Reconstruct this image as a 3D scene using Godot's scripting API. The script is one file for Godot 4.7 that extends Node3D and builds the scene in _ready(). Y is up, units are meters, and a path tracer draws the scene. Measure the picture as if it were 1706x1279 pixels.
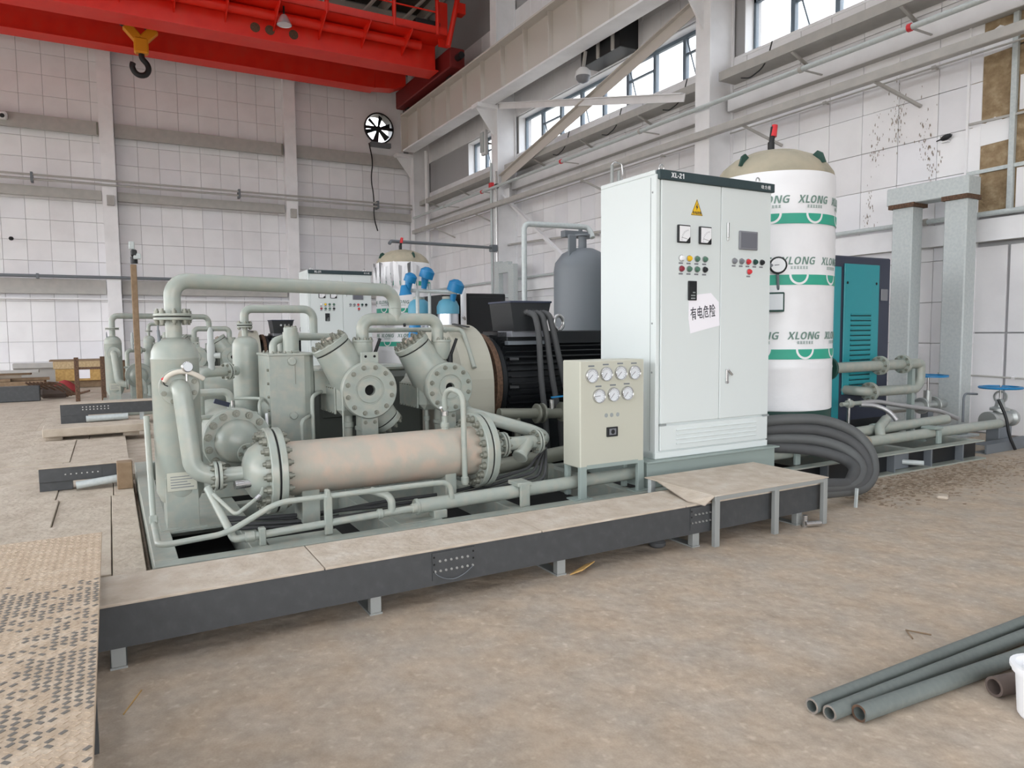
extends Node3D
# Compressor hall: y up, metres, x runs along the machine skid towards the window wall, -z runs to the far wall.

class MB:
	var v := PackedVector3Array()
	var n := PackedVector3Array()
	func tri(a: Vector3, b: Vector3, c: Vector3, na: Vector3, nb: Vector3, nc: Vector3) -> void:
		if (b - a).cross(c - a).dot(na + nb + nc) > 0.0:
			v.append(a); v.append(c); v.append(b)
			n.append(na); n.append(nc); n.append(nb)
		else:
			v.append(a); v.append(b); v.append(c)
			n.append(na); n.append(nb); n.append(nc)
	func quad(a: Vector3, b: Vector3, c: Vector3, d: Vector3, na: Vector3, nb: Vector3, nc: Vector3, nd: Vector3) -> void:
		tri(a, b, c, na, nb, nc)
		tri(a, c, d, na, nc, nd)
	func face(p: Array, from: Vector3) -> MB:
		var nn: Vector3 = (p[1] - p[0]).cross(p[2] - p[0]).normalized()
		var mid := Vector3.ZERO
		for q in p: mid += q / p.size()
		if nn.dot(mid - from) < 0.0: nn = -nn
		for i in range(1, p.size() - 1): tri(p[0], p[i], p[i + 1], nn, nn, nn)
		return self
	func box(c: Vector3, s: Vector3, bev := 0.0, b := Basis.IDENTITY) -> MB:
		var h := s * 0.5
		bev = minf(bev, minf(h.x, minf(h.y, h.z)) * 0.9)
		for ax in 3:
			var a1 := (ax + 1) % 3
			var a2 := (ax + 2) % 3
			for sg in [-1.0, 1.0]:
				var ps := []
				for k in [[-1, -1], [1, -1], [1, 1], [-1, 1]]:
					var q := Vector3.ZERO
					q[ax] = sg * h[ax]
					q[a1] = k[0] * (h[a1] - bev)
					q[a2] = k[1] * (h[a2] - bev)
					ps.append(c + b * q)
				face(ps, c)
				if bev > 0.0:
					for s2 in [-1.0, 1.0]:
						var e := []
						for k in [[0, -1], [0, 1], [1, 1], [1, -1]]:
							var q := Vector3.ZERO
							q[ax] = sg * (h[ax] - bev * k[0])
							q[a1] = s2 * (h[a1] - bev * (1 - k[0]))
							q[a2] = k[1] * (h[a2] - bev)
							e.append(c + b * q)
						face(e, c)
		if bev > 0.0:
			for sx in [-1.0, 1.0]:
				for sy in [-1.0, 1.0]:
					for sz in [-1.0, 1.0]:
						var t := []
						for ax in 3:
							var q := Vector3(sx * (h.x - bev), sy * (h.y - bev), sz * (h.z - bev))
							q[ax] = [sx, sy, sz][ax] * h[ax]
							t.append(c + b * q)
						face(t, c)
		return self
	func bx(x0: float, x1: float, y0: float, y1: float, z0: float, z1: float, bev := 0.0) -> MB:
		return box(Vector3(x0 + x1, y0 + y1, z0 + z1) * 0.5, Vector3(absf(x1 - x0), absf(y1 - y0), absf(z1 - z0)), bev)
	func bar(a: Vector3, b: Vector3, w: float, h: float, up := Vector3.UP, bev := 0.0) -> MB:
		var d := (b - a).normalized()
		var x := up.cross(d).normalized()
		if x.length() < 0.5: x = Vector3.RIGHT.cross(d).normalized()
		return box((a + b) * 0.5, Vector3(w, h, a.distance_to(b)), bev, Basis(x, d.cross(x), d))
	func lathe(prof: Array, o: Vector3, axis: Vector3, seg := 24) -> MB:
		axis = axis.normalized()
		var u := (Vector3.UP if absf(axis.y) < 0.9 else Vector3.RIGHT).cross(axis).normalized()
		var w := axis.cross(u)
		var sn := []
		for i in prof.size() - 1:
			var d: Vector2 = (prof[i + 1] - prof[i]).normalized()
			sn.append(Vector2(d.y, -d.x))
		for i in prof.size() - 1:
			var p: Vector2 = prof[i]
			var q: Vector2 = prof[i + 1]
			if p.is_equal_approx(q): continue
			var n0: Vector2 = sn[i]
			var n1: Vector2 = sn[i]
			if i > 0 and sn[i - 1].dot(sn[i]) > 0.75: n0 = (sn[i - 1] + sn[i]).normalized()
			if i < sn.size() - 1 and sn[i + 1].dot(sn[i]) > 0.75: n1 = (sn[i + 1] + sn[i]).normalized()
			for k in seg:
				var a0 := TAU * k / seg
				var a1 := TAU * (k + 1) / seg
				var d0 := u * cos(a0) + w * sin(a0)
				var d1 := u * cos(a1) + w * sin(a1)
				var A := o + d0 * p.x + axis * p.y
				var B := o + d1 * p.x + axis * p.y
				var C := o + d1 * q.x + axis * q.y
				var D := o + d0 * q.x + axis * q.y
				var nA := d0 * n0.x + axis * n0.y
				var nB := d1 * n0.x + axis * n0.y
				var nC := d1 * n1.x + axis * n1.y
				var nD := d0 * n1.x + axis * n1.y
				if p.x > 1e-5: tri(A, B, C, nA, nB, nC)
				if q.x > 1e-5: tri(A, C, D, nA, nC, nD)
		return self
	func cyl(a: Vector3, b: Vector3, r: float, r2 := -1.0, seg := 20) -> MB:
		var l := a.distance_to(b)
		return lathe([Vector2(0, 0), Vector2(r, 0), Vector2(r if r2 < 0.0 else r2, l), Vector2(0, l)], a, b - a, seg)
	func disc(a: Vector3, axis: Vector3, r: float, t: float, bev := 0.004, seg := 32) -> MB:
		return lathe([Vector2(0, 0), Vector2(r - bev, 0), Vector2(r, bev), Vector2(r, t - bev), Vector2(r - bev, t), Vector2(0, t)], a, axis, seg)
	func pipe(a: Vector3, b: Vector3, r: float, ri: float, seg := 24) -> MB:
		var l := a.distance_to(b)
		return lathe([Vector2(ri, 0), Vector2(r, 0), Vector2(r, l), Vector2(ri, l), Vector2(ri, 0)], a, b - a, seg)
	static func round_path(pts: Array, bend: float) -> Array:
		var out := [pts[0]]
		for i in range(1, pts.size() - 1):
			var p: Vector3 = pts[i]
			var d0: Vector3 = (pts[i - 1] - p)
			var d1: Vector3 = (pts[i + 1] - p)
			var t := minf(bend, minf(d0.length(), d1.length()) * 0.49)
			var a := p + d0.normalized() * t
			var b := p + d1.normalized() * t
			if d0.normalized().dot(d1.normalized()) < -0.999 or t < 1e-4:
				out.append(p)
				continue
			for k in 8:
				var s := k / 7.0
				var w := 0.72
				var bb := 2.0 * w * s * (1 - s)
				var dn := (1 - s) * (1 - s) + bb + s * s
				out.append((a * (1 - s) * (1 - s) + p * bb + b * s * s) / dn)
		out.append(pts[-1])
		return out
	func tube(pts: Array, r: float, bend := 0.0, seg := 14, caps := true) -> MB:
		var path := round_path(pts, bend) if bend > 0.0 else pts
		var m := path.size()
		var u := Vector3.ZERO
		var lastd := Vector3.ZERO
		var rings := []
		for i in m:
			var d: Vector3
			if i == 0: d = (path[1] - path[0]).normalized()
			elif i == m - 1: d = (path[i] - path[i - 1]).normalized()
			else: d = ((path[i] - path[i - 1]).normalized() + (path[i + 1] - path[i]).normalized()).normalized()
			if i == 0:
				u = (Vector3.UP if absf(d.y) < 0.9 else Vector3.RIGHT).cross(d).normalized()
			else:
				u = (u - d * u.dot(d)).normalized()
			var w := d.cross(u)
			var ring := []
			for k in seg:
				var a := TAU * k / seg
				ring.append(u * cos(a) + w * sin(a))
			rings.append(ring)
			lastd = d
		for i in m - 1:
			for k in seg:
				var j := (k + 1) % seg
				quad(path[i] + rings[i][k] * r, path[i] + rings[i][j] * r, path[i + 1] + rings[i + 1][j] * r, path[i + 1] + rings[i + 1][k] * r, rings[i][k], rings[i][j], rings[i + 1][j], rings[i + 1][k])
		if caps:
			for e in [0, m - 1]:
				var dd: Vector3 = (path[0] - path[1]).normalized() if e == 0 else lastd
				for k in range(1, seg - 1):
					tri(path[e] + rings[e][0] * r, path[e] + rings[e][k] * r, path[e] + rings[e][k + 1] * r, dd, dd, dd)
		return self
	func extrude(poly: PackedVector2Array, depth: float, xf: Transform3D) -> MB:
		var t := Geometry2D.triangulate_polygon(poly)
		var z := xf.basis.z.normalized()
		for i in range(0, t.size(), 3):
			var a := poly[t[i]]; var b := poly[t[i + 1]]; var c := poly[t[i + 2]]
			tri(xf * Vector3(a.x, a.y, 0), xf * Vector3(b.x, b.y, 0), xf * Vector3(c.x, c.y, 0), -z, -z, -z)
			tri(xf * Vector3(a.x, a.y, depth), xf * Vector3(b.x, b.y, depth), xf * Vector3(c.x, c.y, depth), z, z, z)
		var cw := 1.0 if Geometry2D.is_polygon_clockwise(poly) else -1.0
		for i in poly.size():
			var a := poly[i]
			var b := poly[(i + 1) % poly.size()]
			var d := (b - a).normalized()
			var nn := (xf.basis * Vector3(-d.y * cw, d.x * cw, 0)).normalized()
			quad(xf * Vector3(a.x, a.y, 0), xf * Vector3(b.x, b.y, 0), xf * Vector3(b.x, b.y, depth), xf * Vector3(a.x, a.y, depth), nn, nn, nn, nn)
		return self
	func stroke(lines: Array, w: float, sc: float, xf: Transform3D, depth := 0.0012) -> MB:
		# flat lettering: polylines on a 10 x 10 grid drawn as thin strips, at sc metres per grid unit
		for l in lines:
			for i in l.size() - 1:
				var a := Vector3(l[i][0], l[i][1], 0) * sc
				var b := Vector3(l[i + 1][0], l[i + 1][1], 0) * sc
				var d := (b - a).normalized()
				a -= d * w * 0.4
				b += d * w * 0.4
				var x := Vector3(0, 0, 1).cross(d)
				box(xf * ((a + b) * 0.5), Vector3(w, a.distance_to(b), depth), 0.0, xf.basis * Basis(x, d, Vector3(0, 0, 1)))
		return self
	func mesh(base := Vector3.ZERO) -> ArrayMesh:
		var vv := PackedVector3Array()
		vv.resize(v.size())
		for i in v.size(): vv[i] = v[i] - base
		var arr := []
		arr.resize(Mesh.ARRAY_MAX)
		arr[Mesh.ARRAY_VERTEX] = vv
		arr[Mesh.ARRAY_NORMAL] = n
		var m := ArrayMesh.new()
		m.add_surface_from_arrays(Mesh.PRIMITIVE_TRIANGLES, arr)
		return m

var M := {}
var bases := {}
var taken := {}
var bolt_mesh: ArrayMesh
var rng := RandomNumberGenerator.new()

func V(x: float, y: float, z: float) -> Vector3:
	return Vector3(x, y, z)

func numbered(called: String) -> String:
	if not taken.has(called):
		taken[called] = 0
		return called
	taken[called] += 1
	return "%s_%03d" % [called, taken[called]]

func tag(o: Node, label := "", category := "", group := "", kind := "") -> void:
	if label: o.set_meta("label", label)
	if category: o.set_meta("category", category)
	if group: o.set_meta("group", group)
	if kind: o.set_meta("kind", kind)

func thing(called: String, label: String, category: String, base := Vector3.ZERO, group := "") -> Node3D:
	var o := Node3D.new()
	o.name = numbered(called)
	add_child(o)
	o.position = base
	bases[o] = base
	tag(o, label, category, group)
	return o

func part(called: String, mb: MB, m: Material, parent: Node3D) -> MeshInstance3D:
	var o := MeshInstance3D.new()
	o.name = called
	var base: Vector3 = bases[parent]
	o.mesh = mb.mesh(base)
	o.material_override = m
	parent.add_child(o, true)
	bases[o] = base
	return o

func single(called: String, mb: MB, m: Material, label: String, category: String, group := "", kind := "") -> MeshInstance3D:
	var o := MeshInstance3D.new()
	o.name = numbered(called)
	var lo := Vector3(1e9, 1e9, 1e9)
	var hi := -lo
	for q in mb.v:
		lo = lo.min(q)
		hi = hi.max(q)
	var base := Vector3((lo.x + hi.x) * 0.5, lo.y, (lo.z + hi.z) * 0.5)
	o.mesh = mb.mesh(base)
	o.material_override = m
	add_child(o)
	o.position = base
	bases[o] = base
	tag(o, label, category, group, kind)
	return o

func structure(called: String, mb: MB, m: Material) -> MeshInstance3D:
	var o := MeshInstance3D.new()
	o.name = numbered(called)
	o.mesh = mb.mesh()
	o.material_override = m
	add_child(o)
	bases[o] = Vector3.ZERO
	o.set_meta("kind", "structure")
	return o

func shared(called: String, mesh: Mesh, m: Material, parent: Node3D, xf: Transform3D) -> MeshInstance3D:
	# a piece that shares its mesh with others; xf is in world space
	var o := MeshInstance3D.new()
	o.name = called
	o.mesh = mesh
	o.material_override = m
	parent.add_child(o, true)
	o.transform = Transform3D(xf.basis, xf.origin - bases[parent])
	bases[o] = bases[parent]
	return o

func frame_of(axis: Vector3) -> Basis:
	var y := axis.normalized()
	var x := (Vector3.UP if absf(y.y) < 0.9 else Vector3.RIGHT).cross(y).normalized()
	return Basis(x, y, x.cross(y))

func bolt(parent: Node3D, at: Vector3, axis: Vector3, size: float, m: Material = null) -> void:
	shared("bolt", bolt_mesh, m if m else M.bolt, parent, Transform3D(frame_of(axis).scaled(Vector3.ONE * size), at))

func bolts(parent: Node3D, c: Vector3, axis: Vector3, r: float, count: int, size: float, phase := 0.0, m: Material = null) -> void:
	var b := frame_of(axis)
	for i in count:
		var a := TAU * i / count + phase
		bolt(parent, c + (b.x * cos(a) + b.z * sin(a)) * r, axis, size, m)

func copy(o: Node3D, off: Vector3, label: String, group := "", strip := true) -> Node3D:
	var c: Node3D = o.duplicate()
	c.name = numbered(o.name.rstrip("0123456789").trim_suffix("_"))
	add_child(c)
	c.position += off
	tag(c, label, "", group)
	if strip: strip_bolts(c)
	return c

func strip_bolts(o: Node) -> void:
	for k in o.get_children():
		if String(k.name).begins_with("bolt"):
			o.remove_child(k)
			k.free()
		else: strip_bolts(k)

func text(called: String, s: String, h: float, xf: Transform3D, m: Material, parent: Node3D, depth := 0.002, bold := true) -> MeshInstance3D:
	var t := TextMesh.new()
	var f := SystemFont.new()
	f.font_names = PackedStringArray(["Droid Sans"])
	f.font_weight = 700 if bold else 400
	t.font = f
	t.font_size = 32
	t.pixel_size = h / 23.0
	t.depth = depth
	t.text = s
	return shared(called, t, m, parent, xf)

# ---------- materials ----------
func noise_tex(sd: int, freq: float, cols: Array, offs: Array, size := 512, oct := 4) -> NoiseTexture2D:
	var f := FastNoiseLite.new()
	f.seed = sd
	f.noise_type = FastNoiseLite.TYPE_SIMPLEX_SMOOTH
	f.frequency = freq
	f.fractal_octaves = oct
	var g := Gradient.new()
	g.offsets = PackedFloat32Array(offs)
	g.colors = PackedColorArray(cols)
	var t := NoiseTexture2D.new()
	t.width = size
	t.height = size
	t.seamless = true
	t.noise = f
	t.color_ramp = g
	return t

func bump_tex(sd: int, freq: float, size := 512, strength := 4.0) -> NoiseTexture2D:
	var f := FastNoiseLite.new()
	f.seed = sd
	f.frequency = freq
	f.fractal_octaves = 5
	var t := NoiseTexture2D.new()
	t.width = size
	t.height = size
	t.seamless = true
	t.as_normal_map = true
	t.bump_strength = strength
	t.noise = f
	return t

func mat(called: String, c: Color, rough := 0.6, metal := 0.0, tex: Texture2D = null, scale := 1.0, bump: Texture2D = null, bump_amt := 0.4) -> StandardMaterial3D:
	var m := StandardMaterial3D.new()
	m.resource_name = called
	m.albedo_color = c
	m.roughness = rough
	m.metallic = metal
	if tex or bump:
		m.uv1_triplanar = true
		m.uv1_world_triplanar = true
		m.uv1_scale = Vector3.ONE * scale
	if tex: m.albedo_texture = tex
	if bump:
		m.normal_enabled = true
		m.normal_texture = bump
		m.normal_scale = bump_amt
	M[called] = m
	return m

func C(r: float, g: float, b: float) -> Color:
	return Color(r / 255.0, g / 255.0, b / 255.0)

func make_materials() -> void:
	# dusty paints: the paint colour broken up by patches of settled beige dust
	var t_paint := noise_tex(3, 0.012, [C(151, 160, 153), C(157, 164, 156), C(164, 167, 157), C(173, 170, 157)], [0.0, 0.42, 0.66, 1.0])
	var t_pink := noise_tex(5, 0.010, [C(164, 164, 153), C(174, 167, 154), C(186, 170, 154), C(196, 172, 155)], [0.0, 0.4, 0.62, 1.0])
	var t_white := noise_tex(7, 0.008, [C(234, 234, 236), C(240, 240, 242), C(244, 244, 246)], [0.0, 0.5, 1.0])
	var t_steel := noise_tex(9, 0.015, [C(172, 170, 166), C(178, 176, 172), C(185, 182, 176)], [0.0, 0.5, 1.0])
	var t_dust := noise_tex(11, 0.014, [C(178, 164, 147), C(187, 174, 158), C(194, 182, 167), C(201, 193, 181)], [0.0, 0.4, 0.66, 1.0])
	var t_dark := noise_tex(13, 0.02, [C(62, 64, 66), C(67, 69, 71), C(76, 77, 79)], [0.0, 0.6, 1.0])
	var t_red := noise_tex(15, 0.01, [C(226, 34, 16), C(234, 42, 22), C(228, 56, 38)], [0.0, 0.55, 1.0])
	var t_galv := noise_tex(17, 0.03, [C(186, 193, 194), C(196, 202, 202), C(206, 210, 208)], [0.0, 0.5, 1.0])
	var t_brown := noise_tex(19, 0.012, [C(134, 114, 86), C(150, 129, 100), C(165, 145, 115), C(184, 166, 138)], [0.0, 0.4, 0.7, 1.0])
	var t_wood := noise_tex(21, 0.02, [C(170, 146, 112), C(190, 166, 128), C(204, 182, 146)], [0.0, 0.5, 1.0])
	var t_rust := noise_tex(23, 0.03, [C(66, 50, 40), C(98, 74, 58), C(120, 92, 70)], [0.0, 0.5, 1.0])
	var t_conc := noise_tex(25, 0.01, [C(170, 157, 141), C(180, 167, 151), C(187, 175, 159), C(196, 185, 170)], [0.0, 0.38, 0.62, 1.0])
	var b_fine := bump_tex(31, 0.03, 512, 3.0)
	var b_rough := bump_tex(33, 0.05, 512, 8.0)
	mat("paint", C(255, 255, 255), 0.3, 0.0, t_paint, 1.3, b_fine, 0.08)
	mat("pink_dust", C(255, 255, 255), 0.5, 0.0, t_pink, 0.9, b_fine, 0.1)
	mat("bolt", C(132, 133, 122), 0.4, 0.3)
	mat("bolt_steel", C(190, 190, 188), 0.35, 0.8)
	mat("gasket", C(26, 26, 27), 0.8)
	mat("wall", C(255, 255, 255), 0.42, 0.0, t_white, 0.21)
	mat("wall_b", C(250, 250, 252), 0.42, 0.0, t_white, 0.17)
	mat("wall_c", C(250, 249, 249), 0.45, 0.0, t_white, 0.25)
	mat("joint", C(172, 172, 174), 0.9)
	mat("girt", C(255, 255, 255), 0.55, 0.0, t_steel, 0.5)
	mat("column", C(255, 255, 255), 0.5, 0.0, t_white, 0.4)
	mat("runway", C(204, 198, 191), 0.6)
	mat("roof", C(104, 98, 92), 0.9)
	mat("dust", C(255, 255, 255), 0.95, 0.0, t_dust, 0.7, b_rough, 0.18)
	mat("trunk", C(255, 255, 255), 0.5, 0.0, t_dark, 1.0, b_fine, 0.1)
	mat("red", C(255, 255, 255), 0.45, 0.0, t_red, 0.3)
	mat("galv", C(250, 252, 252), 0.5, 0.1, t_galv, 1.2)
	mat("insulation", C(255, 255, 255), 0.95, 0.0, t_brown, 0.8, b_rough, 0.6)
	mat("wood", C(255, 255, 255), 0.8, 0.0, t_wood, 1.4)
	mat("rust", C(255, 255, 255), 0.85, 0.0, t_rust, 1.6)
	mat("concrete", C(255, 255, 255), 0.95, 0.0, t_conc, 0.55, b_rough, 0.2)
	mat("cabinet", C(218, 225, 224), 0.38)
	mat("cabinet_seam", C(150, 156, 156), 0.5)
	mat("panel_cream", C(192, 192, 178), 0.42)
	mat("frame_green", C(150, 163, 158), 0.5)
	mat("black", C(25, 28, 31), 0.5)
	mat("black_gloss", C(20, 22, 25), 0.25)
	mat("hole", C(12, 12, 12), 0.9)
	mat("rubber", C(72, 73, 74), 0.7)
	mat("hose", C(84, 86, 86), 0.6)
	mat("chrome", C(205, 205, 205), 0.22, 0.9)
	mat("aluminium", C(214, 218, 224), 0.3, 0.7)
	mat("gauge_face", C(222, 226, 230), 0.3)
	mat("white", C(240, 241, 243), 0.55)
	mat("paper", C(246, 244, 250), 0.8)
	mat("ink", C(58, 58, 66), 0.9)
	mat("yellow", C(236, 190, 20), 0.5)
	mat("orange", C(232, 150, 24), 0.5)
	mat("red_lamp", C(214, 52, 60), 0.35)
	mat("dark_red", C(140, 40, 58), 0.35)
	mat("green_lamp", C(84, 122, 104), 0.35)
	mat("dark_green", C(30, 70, 62), 0.5)
	mat("green_print", C(52, 168, 142), 0.55)
	mat("grey_print", C(118, 146, 136), 0.6)
	mat("teal", C(38, 150, 160), 0.4)
	mat("navy", C(52, 58, 76), 0.5)
	mat("blue", C(16, 122, 178), 0.4)
	mat("screen_grey", C(126, 128, 134), 0.3)
	mat("grey_tank", C(112, 118, 124), 0.5)
	mat("window_frame", C(104, 118, 130), 0.4)
	mat("cloth_red", C(160, 58, 60), 0.9)
	mat("peel", C(146, 132, 118), 0.9)
	mat("dark_strip", C(46, 64, 68), 0.5)
	mat("screen_glass", C(112, 114, 122), 0.12)
	var t_dome := noise_tex(27, 0.012, [C(150, 146, 128), C(172, 164, 144), C(184, 172, 150)], [0.0, 0.5, 1.0])
	mat("tank_top", C(255, 255, 255), 0.7, 0.0, t_dome, 0.7)
	mat("film", C(255, 255, 255), 0.32, 0.0, t_white, 0.5, b_fine, 0.2)
	mat("valve_brass", C(168, 158, 140), 0.4, 0.5)
	mat("braid", C(190, 190, 192), 0.4, 0.7, null, 6.0, b_rough, 0.8)
	mat("cast_steel", C(182, 186, 184), 0.38, 0.7)
	mat("panel_guard", C(174, 172, 158), 0.45)
	mat("blue_grey", C(92, 160, 186), 0.45)
	mat("wood_old", C(196, 178, 158), 0.9, 0.0, t_conc, 1.5)
	mat("wood_pale", C(255, 236, 190), 0.8, 0.0, t_wood, 1.0)
	mat("rust_dark", C(96, 84, 78), 0.85)
	mat("plate", C(255, 246, 236), 0.9, 0.0, t_dust, 1.2, b_rough, 0.2)
	mat("plate_bare", C(122, 118, 112), 0.6, 0.3)
	mat("pipe_grey", C(148, 152, 148), 0.55, 0.2, t_galv, 2.0)
	mat("column_grey", C(172, 177, 175), 0.5)
	mat("maroon", C(118, 26, 24), 0.6)  # crane red darkened to hold the shade near the girder ends
	mat("shade_grey", C(88, 92, 87), 0.7)  # grey with the shade between machine parts mixed into the colour
	mat("tape", C(206, 200, 188), 0.8)
	mat("galv_dark", C(148, 151, 149), 0.5, 0.1)
	mat("dirt", C(158, 142, 123), 0.95)
	mat("dirt_dark", C(138, 120, 101), 0.95)
	mat("pale_building", C(226, 230, 234), 0.9)
	var g := mat("glass", Color(0.93, 0.97, 1.0, 0.06), 0.05)
	g.transparency = BaseMaterial3D.TRANSPARENCY_ALPHA

func make_floor_texture() -> ImageTexture:
	# trodden concrete: broad stains, finer mottling, pale scuffs
	var w := 1024
	var broad := FastNoiseLite.new(); broad.seed = 41; broad.frequency = 0.006; broad.fractal_octaves = 3
	var mid := FastNoiseLite.new(); mid.seed = 42; mid.frequency = 0.03; mid.fractal_octaves = 4
	var scuff := FastNoiseLite.new(); scuff.seed = 43; scuff.frequency = 0.035; scuff.fractal_octaves = 2
	var fine := FastNoiseLite.new(); fine.seed = 44; fine.frequency = 0.2; fine.fractal_octaves = 2
	var a := broad.get_seamless_image(w, w).get_data()
	var b := mid.get_seamless_image(w, w).get_data()
	var c := scuff.get_seamless_image(w, w).get_data()
	var d := fine.get_seamless_image(w, w).get_data()
	var out := PackedByteArray()
	out.resize(w * w * 3)
	for i in w * w:
		var k := (a[i] - 128) * 0.05 + (b[i] - 128) * 0.07 + (d[i] - 128) * 0.04
		var s := maxf(0.0, c[i] - 180.0) * 0.3
		var warm := (a[(i + 30000) % (w * w)] - 128) * 0.03
		out[i * 3] = clampi(int(174 + k + s + warm), 0, 255)
		out[i * 3 + 1] = clampi(int(159 + k + s), 0, 255)
		out[i * 3 + 2] = clampi(int(142 + k + s - warm), 0, 255)
	return ImageTexture.create_from_image(Image.create_from_data(w, w, false, Image.FORMAT_RGB8, out))

func _ready() -> void:
	rng.seed = 7
	# --- camera ---
	var yaw := 0.5135
	var pitch := -0.0743
	var roll := -0.0099
	var fw := V(sin(yaw), 0, -cos(yaw))
	var rt := V(cos(yaw), 0, sin(yaw))
	var f2 := fw * cos(pitch) + Vector3.UP * sin(pitch)
	var u2 := Vector3.UP * cos(pitch) - fw * sin(pitch)
	var cam := Camera3D.new()
	cam.name = "camera"
	cam.transform = Transform3D(Basis(rt * cos(roll) + u2 * sin(roll), u2 * cos(roll) - rt * sin(roll), -f2), V(0, 1.5, 0))
	cam.fov = rad_to_deg(2.0 * atan(639.5 / 1184.0))
	cam.near = 0.05
	cam.far = 200.0
	add_child(cam)
	cam.current = true
	# --- overcast sky, the hall's only light; it enters by the gate, windows and added roof lights ---
	var sky := ProceduralSkyMaterial.new()
	sky.sky_top_color = Color(0.95, 0.97, 1.0)
	sky.sky_horizon_color = Color(1.0, 1.0, 1.0)
	sky.ground_bottom_color = Color(0.50, 0.48, 0.45)
	sky.ground_horizon_color = Color(0.62, 0.61, 0.59)
	sky.sky_energy_multiplier = 1.0
	var env := Environment.new()
	env.background_mode = Environment.BG_SKY
	env.sky = Sky.new()
	env.sky.sky_material = sky
	env.tonemap_mode = Environment.TONE_MAPPER_LINEAR
	env.tonemap_exposure = EXPOSURE
	env.sdfgi_enabled = true
	env.ssao_enabled = true
	env.ssil_enabled = true
	var we := WorldEnvironment.new()
	we.name = "world_environment"
	we.environment = env
	add_child(we)

	make_materials()
	var fm := mat("floor", C(255, 255, 255), 0.93, 0.0, make_floor_texture(), 0.42, bump_tex(35, 0.02, 512, 6.0), 0.35)
	fm.roughness = 0.9
	var hb := MB.new()
	hb.lathe([Vector2(0, 0), Vector2(1.12, 0), Vector2(1.12, 0.12), Vector2(0, 0.12)], Vector3.ZERO, Vector3.UP, 10)
	hb.cyl(V(0, 0.1, 0), V(0, 1.0, 0), 1.0, 0.94, 6)
	hb.cyl(V(0, 0.9, 0), V(0, 1.7, 0), 0.56, 0.5, 6)
	bolt_mesh = hb.mesh()

	build_hall()
	build_right_wall_fittings()
	build_back_wall_fittings()
	build_crane()
	build_skid()
	build_trunking()
	build_separator_and_pipes()
	build_cylinders()
	build_exchangers()
	build_motor()
	build_gauge_panel()
	build_cabinet()
	build_receiver()
	build_screw_compressor()
	build_right_pipework()
	build_hoses()
	build_second_unit()
	build_background_plant()
	build_left_yard()
	build_foreground()

const EXPOSURE := 5.9

func wall_panel_mesh(w: float, h: float, t: float) -> ArrayMesh:
	return MB.new().box(Vector3.ZERO, Vector3(w, h, t), 0.004).mesh()

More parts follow.
